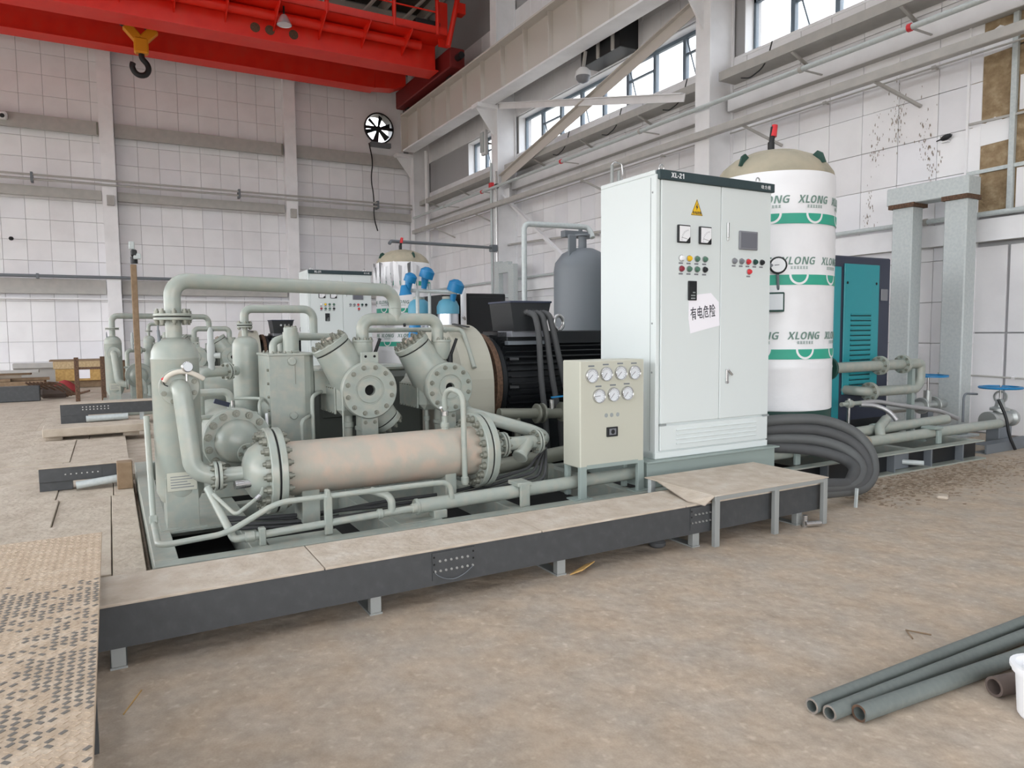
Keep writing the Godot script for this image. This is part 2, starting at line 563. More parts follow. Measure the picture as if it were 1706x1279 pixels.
func build_hall() -> void:
	var f := MB.new()
	f.bx(-11.2, 11.1, -0.3, 0.0, -25.8, 9.2)
	structure("floor", f, M.floor)
	# raised concrete apron left of and behind the skids, laid as separate cover slabs
	var ap := MB.new()
	ap.bx(-11.0, 0.13, 0.0, 0.02, -25.4, -4.02)
	ap.bx(0.13, 10.5, 0.0, 0.06, -25.4, -8.3)
	var apron := structure("floor", ap, M.concrete)
	var rows := [-4.02, -6.0, -7.0, -7.95, -9.05, -10.95, -12.4, -14.2, -17.3, -20.2, -25.38]
	var cuts := [[-11, -3.2, -1.2, -0.05, 0.13], [-11, -2.6, -0.43, -0.05, 0.13], [-11, -1.9, -0.46, -0.03, 0.13], [-11, -2.4, -0.5, -0.04, 0.13], [-11, -3.1, -0.44, 0.13], [-11, -2.0, -0.3, 0.13], [-11, -2.6, -1.0, 0.13], [-11, -3.0, -1.35, 0.13], [-11, -2.2, -0.2, 0.13], [-11, -3.6, -0.9, 0.13]]
	for r in rows.size() - 1:
		for k in cuts[r].size() - 1:
			var s := MB.new()
			var top := 0.12 + rng.randf_range(-0.008, 0.01)
			if r == 0 and k == 2: rows[0] = -4.62
			if r == 0 and k == 3: rows[0] = -4.02
			s.bx(cuts[r][k] + 0.003, cuts[r][k + 1] - 0.003, 0.02, top, rows[r] - 0.004, rows[r + 1] + 0.004, 0.004)
			part("slab", s, M.concrete, apron)
	# --- far wall: core, then square panels with recessed joints ---
	var fan := V(8.85, 8.88, -25.4)
	var b := MB.new()
	b.bx(-11.2, fan.x - 0.55, 0, 13.2, -25.8, -25.46)
	b.bx(fan.x + 0.55, 11.1, 0, 13.2, -25.8, -25.46)
	b.bx(fan.x - 0.55, fan.x + 0.55, 0, fan.y - 0.55, -25.8, -25.46)
	b.bx(fan.x - 0.55, fan.x + 0.55, fan.y + 0.55, 13.2, -25.8, -25.46)
	var wb := structure("wall_back", b, M.joint)
	var pm := wall_panel_mesh(0.593, 0.593, 0.05)
	var far_field := MB.new()
	var tones := [M.wall, M.wall, M.wall_b, M.wall_c]
	for r in 18:
		for c in 36:
			var x := 10.31 - c * 0.6
			var y := 0.42 + r * 0.6
			if absf(x - fan.x) < 0.86 and absf(y - fan.y) < 0.86: continue
			if r < 13 and c < 23:
				var zz := -25.425 + rng.randf_range(-0.004, 0.004)
				shared("panel", pm, tones[rng.randi() % 4], wb, Transform3D(Basis.IDENTITY, V(x, y, zz)))
			else:
				far_field.box(V(x, y, -25.425), V(0.593, 0.593, 0.05), 0.006)
	part("panel_field", far_field, M.wall, wb).set_meta("kind", "stuff")
	# --- window wall on the right ---
	var w := MB.new()
	var x0 := 10.66
	var x1 := 11.1
	w.bx(x0, x1, 0, 6.62, -25.6, 9.0)
	w.bx(x0, x1, 7.72, 13.2, -25.6, 9.0)
	var piers := [[-25.6, -21.7], [-20.0, -18.35], [-10.75, -9.85], [-2.6, -1.6], [5.6, 9.0]]
	for p in piers: w.bx(x0, x1, 6.62, 7.72, p[0], p[1])
	var wr := structure("wall_right", w, M.joint)
	var rm := wall_panel_mesh(0.05, 0.593, 0.593)
	var rfield := MB.new()
	for r in 11:
		for c in 33:
			var z := -25.05 + c * 0.6
			if z > -5.7: continue
			var y := 0.36 + r * 0.6
			if r >= 2 and r < 11 and c >= 0 and not (r == 2 and c < 20):
				shared("panel", rm, tones[rng.randi() % 4], wr, Transform3D(Basis.IDENTITY, V(10.635 + rng.randf_range(-0.004, 0.004), y, z)))
			else:
				rfield.box(V(10.635, y, z), V(0.05, 0.593, 0.593), 0.006)
	for r in 5:
		for c in 33:
			if absf(-25.05 + c * 0.6 + 15) < 11: rfield.box(V(10.635, 8.03 + r * 0.6, -25.05 + c * 0.6), V(0.05, 0.593, 0.593), 0.006)
	part("panel_field", rfield, M.wall_c, wr).set_meta("kind", "stuff")
	# the stretch where the cladding is off: brown boards behind bare metal strips
	var seams := [[0.02, 1.4], [1.42, 2.6], [3.05, 3.62], [3.64, 4.3], [4.32, 5.2], [5.22, 6.4]]
	for s in seams:
		for zz in [[-5.7, -5.16], [-5.12, -4.3], [-4.28, -3.3]]:
			part("insulation_board", MB.new().bx(10.62, 10.655, s[0], s[1], zz[0], zz[1], 0.004), M.insulation if s[0] > 3.0 else M.wall_c, wr)
	for zz in [-5.14, -4.29]:
		part("metal_strip", MB.new().bx(10.56, 10.62, 3.0, 6.4, zz - 0.035, zz + 0.035, 0.004), M.galv, wr)
	part("metal_strip", MB.new().bar(V(10.59, 3.63, -5.7), V(10.59, 3.66, -3.3), 0.03, 0.05), M.galv, wr)
	part("metal_strip", MB.new().bar(V(10.59, 4.31, -5.7), V(10.59, 4.28, -3.3), 0.03, 0.03), M.girt, wr)
	part("panel_edge", MB.new().bx(10.58, 10.64, 3.1, 6.3, -5.74, -5.71), M.wall, wr)
	var rag := PackedVector2Array([Vector2(0, 0), Vector2(0.5, 0.02), Vector2(0.52, 0.32), Vector2(0.4, 0.3), Vector2(0.3, 0.36), Vector2(0.18, 0.3), Vector2(0.02, 0.34)])
	part("torn_facing", MB.new().extrude(rag, 0.008, Transform3D(Basis(V(0, 0, 1), V(0, 1, 0), V(-1, 0, 0)), V(10.62, 3.98, -5.68))), M.white, wr)
	part("torn_facing", MB.new().extrude(rag, 0.008, Transform3D(Basis(V(0, 0, 1), V(0, 1, 0), V(-1, 0, 0)), V(10.62, 5.18, -5.66))), M.white, wr)
	part("torn_facing", MB.new().bx(10.605, 10.62, 3.06, 3.6, -5.08, -4.3), M.wall_c, wr)
	part("torn_facing", MB.new().bx(10.605, 10.62, 4.35, 4.8, -5.08, -4.6), M.wall_b, wr)
	# flaked paint on the panels near the bare stretch
	var fl := MB.new()
	for i in 260:
		var cz: float = [-7.1, -6.75, -6.35, -6.2, -6.75, -7.2][i % 6] + rng.randfn(0.0, 0.07)
		var cy: float = [4.4, 4.5, 4.3, 3.9, 4.8, 3.3][i % 6] + rng.randfn(0.0, 0.22)
		var pts := PackedVector2Array()
		var rr := rng.randf_range(0.004, 0.02)
		for k in 6:
			var a := TAU * k / 6.0
			var q := rr * rng.randf_range(0.35, 1.0)
			pts.append(Vector2(cos(a) * q * 0.5, sin(a) * q * 2.0))
		fl.extrude(pts, 0.002, Transform3D(Basis(V(0, 0, 1), V(0, 1, 0), V(-1, 0, 0)), V(10.605, cy, cz)))
	part("flaked_paint", fl, M.peel, wr).set_meta("kind", "stuff")
	# windows in the right wall
	window_band(-21.7, -20.0, 6.62, 7.72, 2)
	window_band(-18.35, -10.75, 6.62, 7.72, 8)
	window_band(-9.85, -2.6, 6.62, 7.72, 8)
	window_band(-1.6, 5.6, 6.62, 7.72, 8)
	# --- left wall, outside the picture: tall glazing that lets the daylight in ---
	var l := MB.new()
	l.bx(-11.4, -11.0, 0, 0.9, -25.6, 9)
	l.bx(-11.4, -11.0, 5.6, 6.6, -25.6, 9)
	l.bx(-11.4, -11.0, 7.7, 13.2, -25.6, 9)
	var zz := -25.6
	while zz < 9.0:
		l.bx(-11.4, -11.0, 0.9, 7.7, zz, zz + 0.4)
		zz += 6.78
	structure("wall_left", l, M.wall_c)
	# --- wall behind the camera with the open lorry gate ---
	var fr := MB.new()
	fr.bx(-11.2, -8.5, 0, 13.2, 9.0, 9.4)
	fr.bx(5.5, 11.1, 0, 13.2, 9.0, 9.4)
	fr.bx(-8.5, 5.5, 6.0, 13.2, 9.0, 9.4)
	structure("wall_front", fr, M.wall_c)
	# --- roof with purlins along the hall and rafters across ---
	var rf := MB.new()
	rf.bx(-11.4, 11.3, 13.2, 13.4, -25.8, -17.0)
	rf.bx(-11.4, 11.3, 13.2, 13.4, 7.0, 9.4)
	for q in [[-11.4, -8.2], [-6.8, -3.2], [-1.8, 1.8], [3.2, 6.8], [8.2, 11.3]]: rf.bx(q[0], q[1], 13.2, 13.4, -17.0, 7.0)
	var roof := structure("ceiling", rf, M.roof)
	for q in [[-8.2, -6.8], [-3.2, -1.8], [1.8, 3.2], [6.8, 8.2]]:  # unseen roof lights, added to brighten the floor and machine tops
		part("added_rooflight_pane", MB.new().bx(q[0], q[1], 13.29, 13.3, -17.0, 7.0), M.glass, roof)
	var px := -10.5
	while px < 10.6:
		part("purlin", MB.new().bx(px - 0.06, px + 0.06, 12.85, 13.2, -25.4, 9.0), M.runway, roof)
		px += 1.5
	for rz in [-24.9, -18.6, -10.3, -2.1, 6.0]:
		part("rafter", MB.new().bx(-11.0, 10.6, 12.1, 12.85, rz - 0.12, rz + 0.12), M.runway, roof)
	for k in 9:
		part("brace", MB.new().bar(V(-2.0 + k * 1.4, 12.15, -24.6), V(-1.2 + k * 1.4, 12.85, -20.0), 0.08, 0.08), M.runway, roof)
	# pale building across the yard, seen through the high windows
	var ob := thing("neighbouring_building", "pale long building outside seen through the high windows", "building", V(26, 0, -10))
	part("wall", MB.new().bx(26, 32, 0, 12.4, -45, 12), M.pale_building, ob)
	part("parapet", MB.new().bx(25.8, 26.1, 12.4, 12.9, -45, 12), M.pale_building, ob)
	part("cornice", MB.new().bx(25.7, 26.0, 11.6, 11.75, -45, 12), M.girt, ob)

var window_count := 0
func window_band(z0: float, z1: float, y0: float, y1: float, panes: int) -> void:
	window_count += 1
	var fx := 10.92
	var fr := MB.new()
	fr.bx(fx - 0.04, fx + 0.04, y0, y0 + 0.06, z0, z1)
	fr.bx(fx - 0.04, fx + 0.04, y1 - 0.1, y1, z0, z1)
	fr.bx(fx - 0.04, fx + 0.04, y0, y1, z0, z0 + 0.06)
	fr.bx(fx - 0.04, fx + 0.04, y0, y1, z1 - 0.06, z1)
	var o := structure("window_%d" % window_count, fr, M.window_frame)
	part("sill", MB.new().bx(10.6, 10.9, y0 - 0.02, y0 + 0.012, z0, z1), M.white, o)
	part("reveal", MB.new().bx(10.66, 10.88, y0 + 0.012, y1, z0 - 0.015, z0 + 0.01), M.white, o)
	part("reveal", MB.new().bx(10.66, 10.88, y1 - 0.02, y1 + 0.01, z0, z1), M.white, o)
	var st := (z1 - z0) / panes
	for i in panes:
		var a := z0 + st * i
		if i > 0: part("mullion", MB.new().bx(fx - 0.05, fx + 0.05, y0 + 0.06, y1 - 0.1, a - 0.045, a + 0.045), M.window_frame, o)
		part("pane", MB.new().bx(fx - 0.004, fx + 0.004, y0 + 0.06, y1 - 0.1, a + 0.045, a + st - 0.045), M.glass, o)
		if i % 2 == 1:
			part("glazing_bar", MB.new().bx(fx - 0.03, fx + 0.03, y0 + 0.66, y0 + 0.70, a + 0.045, a + st - 0.045), M.window_frame, o)
			part("stay", MB.new().bar(V(10.86, y0 + 0.05, a + 0.4), V(10.86, y1 - 0.15, a + 0.1), 0.025, 0.025), M.window_frame, o)

func build_right_wall_fittings() -> void:
	# columns: each has flanges, a web and a foot plate
	var names := ["corner steel column between far wall and window wall", "white steel column between small window and long window band", "white steel column standing behind the tall control cabinet", "white steel column of the window wall nearest the gate"]
	var cz := [-25.1, -18.6, -10.25, -2.1]
	for i in 4:
		var o := thing("steel_column", names[i], "column", V(10.3, 0, cz[i]), "columns of the window wall")
		var z: float = cz[i]
		part("flange", MB.new().bx(9.98, 10.02, 0, 12.1, z - 0.19, z + 0.19, 0.004), M.column, o)
		part("flange", MB.new().bx(10.58, 10.62, 0, 12.1, z - 0.19, z + 0.19, 0.004), M.column, o)
		part("web", MB.new().bx(10.02, 10.58, 0, 12.1, z + 0.1, z + 0.14), M.column, o)
		part("web", MB.new().bx(10.02, 10.58, 0, 12.1, z - 0.14, z - 0.1), M.column, o)
		part("foot_plate", MB.new().bx(9.9, 10.65, 0.0, 0.03, z - 0.28, z + 0.28), M.girt, o)
		# bracket that carries the crane runway
		part("bracket", MB.new().bx(9.35, 9.98, 7.86, 7.98, z - 0.2, z + 0.2, 0.01), M.column, o)
		part("bracket", MB.new().extrude(PackedVector2Array([Vector2(9.98, 7.1), Vector2(9.98, 7.86), Vector2(9.4, 7.86)]), 0.03, Transform3D(Basis.IDENTITY, V(0, 0, z - 0.015))), M.column, o)
	# crane runway
	var rw := thing("crane_runway_beam", "long beige steel girder carrying the crane rail along window wall", "girder", V(9.6, 7.98, -9))
	part("web", MB.new().bx(9.68, 9.71, 8.03, 9.2, -24.6, 8.5), M.runway, rw)
	part("bottom_flange", MB.new().bx(9.47, 9.92, 7.98, 8.03, -24.6, 8.5), M.column, rw)
	part("top_flange", MB.new().bx(9.42, 9.96, 9.2, 9.25, -24.6, 8.5), M.runway, rw)
	part("rail", MB.new().bx(9.655, 9.735, 9.25, 9.38, -24.6, 8.5), M.girt, rw)
	part("end_plate", MB.new().bx(9.42, 9.96, 7.98, 9.3, -24.64, -24.6), M.runway, rw)
	var sz := -23.4
	while sz < 0.0:
		part("stiffener", MB.new().bx(9.55, 9.68, 8.03, 9.2, sz - 0.02, sz + 0.02), M.runway, rw)
		sz += 1.2
	part("walkway", MB.new().bx(9.96, 10.5, 9.02, 9.1, -24.4, 8.0), M.girt, rw)
	# dark duct under the runway
	var du := thing("ventilation_duct", "dark square duct opening above the long window band", "duct", V(10.3, 7.75, -13.6))
	part("casing", MB.new().bx(10.1, 10.62, 7.75, 8.6, -14.4, -12.9, 0.01), M.black, du)
	part("divider", MB.new().bx(10.07, 10.1, 7.75, 8.6, -13.75, -13.65), M.girt, du)
	part("divider", MB.new().bx(10.07, 10.1, 7.75, 8.6, -13.2, -13.1), M.girt, du)
	# cross bracing between the two middle columns
	var xs := [[V(10.1, 5.87, -18.4), V(10.1, 7.7, -10.4), 0.26, "grey steel brace rising from left column across window band"], [V(10.05, 8.2, -19.4), V(10.05, 6.04, -10.8), 0.16, "pale steel brace falling to right column across window band"], [V(10.2, 5.4, -18.44), V(10.2, 2.2, -13.5), 0.13, "light steel brace below the pipe girts beside left column"]]
	for q in xs:
		var o := thing("diagonal_brace", q[3], "brace", q[1])
		part("angle_leg", MB.new().bar(q[0], q[1], 0.02, q[2], V(1, 0, 0).cross(q[1] - q[0])), M.runway if q[2] > 0.2 else M.column, o)
		part("angle_leg", MB.new().bar(q[0] + V(-0.05, q[2] * 0.45, 0), q[1] + V(-0.05, q[2] * 0.45, 0), 0.1, 0.02), M.runway if q[2] > 0.2 else M.column, o)
		part("gusset_plate", MB.new().box(q[0] + V(0.02, 0.02, 0.05), V(0.02, 0.4, 0.45), 0.004), M.column, o)
	# girts, trays and pipes that run along the wall
	var lt := thing("cable_tray", "grey ledge tray right under the high window band", "tray", V(10.5, 6.1, -14))
	var bays := [[-24.88, -18.82], [-18.38, -10.47], [-10.03, -3.0]]
	for b in bays:
		part("tray_floor", MB.new().bx(10.2, 10.605, 6.14, 6.17, b[0], b[1]), M.girt, lt)
		part("tray_side", MB.new().bx(10.18, 10.2, 6.14, 6.3, b[0], b[1]), M.girt, lt)
	for z in [-24.0, -21.5, -16.8, -14.6, -12.4, -8.4, -6.5]:
		part("tray_bracket", MB.new().bar(V(10.2, 6.14, z), V(10.6, 5.98, z), 0.05, 0.03), M.girt, lt)
	for q in [[5.66, 9.9, 0.042, "galvanised pipe with red clamps under the cable tray", "galv"], [5.22, 10.5, 0.014, "thin grey wire conduit below the wide box girt", "girt"], [3.02, 10.42, 0.035, "grey pipe along window wall at head height", "galv"]]:
		var o := thing("wall_pipe", q[3], "pipe", V(q[1], q[0], -14))
		if q[1] < 9.95:
			part("tube", MB.new().cyl(V(q[1], q[0], -24.8), V(q[1], q[0], -3.0), q[2], -1, 14), M[q[4]], o)
		else:
			for b in bays: part("tube", MB.new().cyl(V(q[1], q[0], b[0]), V(q[1], q[0], b[1]), q[2], -1, 14), M[q[4]], o)
		for z in [-22.0, -19.3, -15.0, -12.0, -8.0, -6.2]:
			part("clamp", MB.new().disc(V(q[1], q[0], z), V(0, 0, 1), q[2] + 0.014, 0.06), M.red_lamp if q[2] > 0.04 and z > -20.0 and z < -6.0 and int(z) % 4 != 0 else M.girt, o)
			part("hanger", MB.new().bar(V(q[1], q[0], z + 0.03), V(10.605, q[0], z + 0.03), 0.03, 0.02), M.girt, o)
	for q in [[5.62, 5.9, 10.42, "upper wide white channel girt along window wall"], [2.66, 2.96, 10.47, "lower wide white channel girt along window wall"]]:
		var o := thing("wall_girt", q[3], "girt", V(10.5, q[0], -14))
		for b in bays:
			part("channel_web", MB.new().bx(q[2], q[2] + 0.03, q[0], q[1], b[0], b[1]), M.column, o)
			part("channel_flange", MB.new().bx(q[2] + 0.03, 10.605, q[1] - 0.02, q[1], b[0], b[1]), M.girt, o)
			part("channel_flange", MB.new().bx(q[2] + 0.03, 10.605, q[0], q[0] + 0.02, b[0], b[1]), M.girt, o)
	var bg := thing("box_girt", "grey box girt held off the wall on brackets casting a band of shadow", "girt", V(9.9, 5.08, -14))
	part("box_section", MB.new().bx(9.83, 9.965, 5.08, 5.215, -24.8, -3.0, 0.01), M.girt, bg)
	for z in [-23.0, -19.8, -14.2, -9.2, -6.7]:
		part("strut", MB.new().bar(V(9.9, 5.1, z), V(10.6, 4.75, z + 0.3), 0.04, 0.04), M.girt, bg)
	var ob := thing("service_pipe", "slim grey pipe on clips at mid height of window wall", "pipe", V(10.3, 4.0, -16))
	part("tube", MB.new().cyl(V(10.3, 4.02, -18.4), V(10.3, 3.72, -11.0), 0.035, -1, 12), M.girt, ob)
	part("clip", MB.new().bx(10.25, 10.61, 3.82, 3.86, -14.4, -14.36), M.girt, ob)
	# looped wiring hanging under the tray
	for i in 5:
		var z := -17.4 + i * 2.1
		single("hanging_wire", MB.new().tube([V(10.3, 6.5, z + 0.1), V(10.25, 6.2, z + 0.05), V(10.2, 6.05, z - 0.05), V(10.2, 5.98, z - 0.3), V(10.2, 6.04, z - 0.5)], 0.012, 0.06, 8), M.black, "loose black wire looping from window sill over the cable tray", "wire", "wires below the windows")
	# floodlight box on the window reveal and a camera dome
	var fl := thing("wall_light_box", "white box fitting hung beside the small window", "light", V(10.3, 7.0, -19.6))
	part("housing", MB.new().box(V(10.25, 7.25, -19.75), V(0.12, 0.75, 0.28), 0.02), M.white, fl)
	part("lens", MB.new().box(V(10.17, 7.25, -19.75), V(0.04, 0.6, 0.2), 0.005), M.galv, fl)
	part("arm", MB.new().bar(V(10.3, 7.25, -19.75), V(10.66, 7.25, -19.75), 0.05, 0.05), M.girt, fl)
	var dc := thing("security_camera", "white dome security camera hanging below the runway girder", "camera", V(9.95, 7.3, -14.1))
	part("mount", MB.new().bar(V(9.95, 7.98, -14.0), V(9.95, 7.6, -14.1), 0.06, 0.06), M.girt, dc)
	part("housing", MB.new().lathe([Vector2(0, 0.35), Vector2(0.1, 0.35), Vector2(0.17, 0.28), Vector2(0.19, 0.16), Vector2(0.0, 0.16)], V(9.95, 7.28, -14.1), Vector3.UP, 20), M.white, dc)
	part("dome", MB.new().lathe([Vector2(0, 0.0), Vector2(0.1, 0.02), Vector2(0.16, 0.09), Vector2(0.17, 0.16), Vector2(0.0, 0.16)], V(9.95, 7.28, -14.1), Vector3.UP, 20), M.screen_grey, dc)
	# bird-like black fitting on the right
	var bd := thing("bird", "small black bird-shaped object perched on the right wall panels", "bird", V(10.52, 4.13, -6.02))
	var bm := MB.new()
	bm.lathe([Vector2(0, 0), Vector2(0.008, 0.005), Vector2(0.011, 0.06), Vector2(0.034, 0.1), Vector2(0.042, 0.14), Vector2(0.036, 0.175), Vector2(0.03, 0.19), Vector2(0.028, 0.205), Vector2(0.008, 0.222), Vector2(0, 0.235)], V(10.55, 4.175, -6.13), V(0, 0.2, 1), 12)
	part("body", bm, M.black, bd)
	part("perch", MB.new().bx(10.54, 10.62, 4.14, 4.155, -6.06, -5.96), M.white, bd)
	# galvanised portal frame in front of the wall
	var pf := thing("portal_frame", "galvanised square-tube portal frame standing at right wall", "frame", V(10.1, 0, -5.9))
	part("post", MB.new().bx(9.98, 10.24, 0.03, 3.25, -6.4, -6.1, 0.015), M.galv, pf)
	part("post", MB.new().bx(9.98, 10.24, 0.03, 3.25, -5.66, -5.36, 0.015), M.galv, pf)
	part("crossbeam", MB.new().bx(9.96, 10.26, 3.25, 3.5, -6.48, -5.34, 0.012), M.galv, pf)
	part("bolt_plate", MB.new().bx(9.94, 10.28, 3.2, 3.26, -5.68, -5.34), M.rust, pf)
	part("bolt_plate", MB.new().bx(9.94, 10.28, 3.2, 3.26, -6.44, -6.06), M.rust, pf)
	part("base_plate", MB.new().bx(9.88, 10.34, 0.0, 0.03, -6.46, -6.02), M.galv, pf)
	part("base_plate", MB.new().bx(9.88, 10.34, 0.0, 0.03, -5.74, -5.28), M.galv, pf)
	# vertical pipes next to the left column
	var vp := thing("downpipe", "white vertical downpipe in the corner beside far wall", "pipe", V(10.25, 0.1, -24.3))
	part("tube", MB.new().cyl(V(10.25, 0.06, -24.3), V(10.25, 8.0, -24.3), 0.075, -1, 16), M.column, vp)
	part("collar", MB.new().disc(V(10.25, 5.3, -24.3), Vector3.UP, 0.095, 0.12), M.white, vp)
	var vq := thing("conduit", "thin bright steel conduit running down the left column", "conduit", V(9.92, 0.06, -18.5))
	part("tube", MB.new().cyl(V(9.92, 0.06, -18.4), V(9.92, 6.1, -18.4), 0.03, -1, 12), M.chrome, vq)
	part("tube", MB.new().cyl(V(9.92, 0.06, -18.72), V(9.92, 6.4, -18.72), 0.035, -1, 12), M.galv, vq)
	part("junction_box", MB.new().box(V(9.93, 5.75, -18.72), V(0.12, 0.16, 0.14), 0.01), M.red_lamp, vq)
	part("junction_box", MB.new().box(V(9.93, 5.68, -18.4), V(0.1, 0.12, 0.12), 0.01), M.black, vq)

func build_back_wall_fittings() -> void:
	var labels := ["white steel column on far wall behind the rear separator tank", "white steel column on far wall behind the rear control cabinet", "white steel column on far wall beyond the junk pile"]
	var k := 0
	for x in [0.19, 5.6, -5.2]:
		var o := thing("wall_column", labels[k], "column", V(x, 0, -25.2), "columns of the far wall")
		k += 1
		part("flange", MB.new().bx(x - 0.19, x + 0.19, 0.12, 12.1, -25.0, -24.96, 0.004), M.column, o)
		part("web", MB.new().bx(x - 0.16, x - 0.12, 0.12, 12.1, -25.39, -25.0), M.column, o)
		part("web", MB.new().bx(x + 0.12, x + 0.16, 0.12, 12.1, -25.39, -25.0), M.column, o)
		part("foot_plate", MB.new().bx(x - 0.3, x + 0.3, 0.12, 0.15, -25.39, -24.86), M.girt, o)
		part("splice_box", MB.new().bx(x - 0.08, x + 0.12, 5.4, 5.7, -24.96, -24.86, 0.01), M.girt, o)
	var gl := ["upper wide grey girt band along far wall", "middle grey girt under the twin pipes of far wall", "lower grey girt band along far wall at head height"]
	var gy := [[7.5, 7.9], [5.58, 5.86], [2.74, 3.18]]
	for i in 3:
		var o := thing("wall_girt", gl[i], "girt", V(3, gy[i][0], -25.2))
		for q in [[-11.0, -5.42], [-4.98, -0.02], [0.4, 5.39], [5.81, 10.0]]:
			part("channel", MB.new().bx(q[0], q[1], gy[i][0], gy[i][1], -25.3, -25.18, 0.006), M.girt, o)
			if i == 0:
				part("end_cleat", MB.new().bx(q[1] - 0.05, q[1], gy[i][0] + 0.02, gy[i][1] - 0.02, -25.18, -25.15), M.bolt, o)
	var lip := thing("wall_ledge", "thin white ledge under the lower girt of far wall", "ledge", V(3, 2.6, -25.3))
	part("strip", MB.new().bx(-11, 10.0, 2.58, 2.62, -25.39, -25.2), M.column, lip)
	for q in [[6.13, 0.03, "upper of the two slim grey pipes on far wall"], [6.0, 0.03, "lower of the two slim grey pipes on far wall"], [3.24, 0.045, "dark grey pipe resting on lower girt of far wall"]]:
		var o := thing("wall_pipe", q[2], "pipe", V(3, q[0], -24.9))
		part("tube", MB.new().cyl(V(-11, q[0], -24.92), V(9.9, q[0], -24.92), q[1], -1, 12), M.girt if q[1] < 0.04 else M.grey_tank, o)
		for x in [-7.0, -1.75, 3.9, 8.6]:
			part("clamp", MB.new().bx(x - 0.03, x + 0.03, q[0] - 0.07, q[0] + 0.07, -25.18, -24.86), M.grey_tank, o)
	# extractor fan set in an opening of the far wall
	var c := V(8.85, 8.88, -25.4)
	var fo := thing("extractor_fan", "round extractor fan with dark blades high in far wall", "fan", c + V(0, -0.55, 0))
	part("ring", MB.new().pipe(c + V(0, 0, -0.38), c + V(0, 0, 0.1), 0.55, 0.5, 40), M.black, fo)
	var plate := MB.new()
	for i in 40:
		var a0 := TAU * i / 40.0
		var a1 := TAU * (i + 1) / 40.0
		var sq := func(a: float) -> Vector3:
			var m := maxf(absf(cos(a)), absf(sin(a)))
			return c + V(cos(a), sin(a), 0) * 0.95 / m + V(0, 0, 0.015)
		plate.face([c + V(cos(a0), sin(a0), 0) * 0.545 + V(0, 0, 0.015), c + V(cos(a1), sin(a1), 0) * 0.545 + V(0, 0, 0.015), sq.call(a1), sq.call(a0)], c + V(0, 0, -3))
	part("wall_plate", plate, M.wall, fo)
	part("hub", MB.new().disc(c + V(0, 0, -0.1), V(0, 0, 1), 0.1, 0.14, 0.01, 24), M.black, fo)
	for i in 6:
		var a := TAU * i / 6.0 + 0.3
		var d := V(cos(a), sin(a), 0)
		var t := V(-sin(a), cos(a), 0)
		var bl := MB.new()
		bl.face([c + d * 0.08 - t * 0.04 + V(0, 0, -0.06), c + d * 0.47 - t * 0.1 + V(0, 0, -0.12), c + d * 0.47 + t * 0.09 + V(0, 0, 0.02), c + d * 0.08 + t * 0.05 + V(0, 0, 0.0)], c + V(0, 0, -2))
		part("blade", bl, M.black, fo)
	part("motor_mount", MB.new().bx(c.x - 0.5, c.x + 0.5, c.y - 0.05, c.y + 0.05, -25.34, -25.3), M.black, fo)
	part("bracket", MB.new().bx(c.x - 0.35, c.x + 0.4, c.y - 0.68, c.y - 0.52, -25.4, -25.2, 0.01), M.grey_tank, fo)
	single("fan_cable", MB.new().tube([V(8.45, 8.3, -25.3), V(8.5, 7.6, -25.05), V(8.42, 7.0, -25.1), V(8.52, 6.4, -25.1), V(8.5, 5.6, -25.1), V(8.7, 5.2, -25.3)], 0.022, 0.25, 8), M.black, "black cable hanging from the fan down far wall", "cable")
	var cm := thing("security_camera", "small white camera fixed to the upper girt of far wall", "camera", V(-2.4, 7.6, -25.2))
	part("housing", MB.new().box(V(-2.38, 7.74, -25.05), V(0.26, 0.2, 0.26), 0.04), M.white, cm)
	part("lens", MB.new().disc(V(-2.36, 7.7, -24.92), V(0, 0, 1), 0.06, 0.03, 0.01, 16), M.black, cm)
	var sn := thing("wall_sensor", "black ball sensor on white panels of far wall", "sensor", V(-2.35, 4.25, -25.35))
	part("ball", MB.new().lathe([Vector2(0, 0), Vector2(0.045, 0.015), Vector2(0.065, 0.06), Vector2(0.045, 0.105), Vector2(0, 0.12)], V(-2.35, 4.25, -25.2), Vector3.UP, 16), M.black, sn)
	part("stem", MB.new().cyl(V(-2.35, 4.31, -25.4), V(-2.35, 4.31, -25.2), 0.02, -1, 8), M.black, sn)

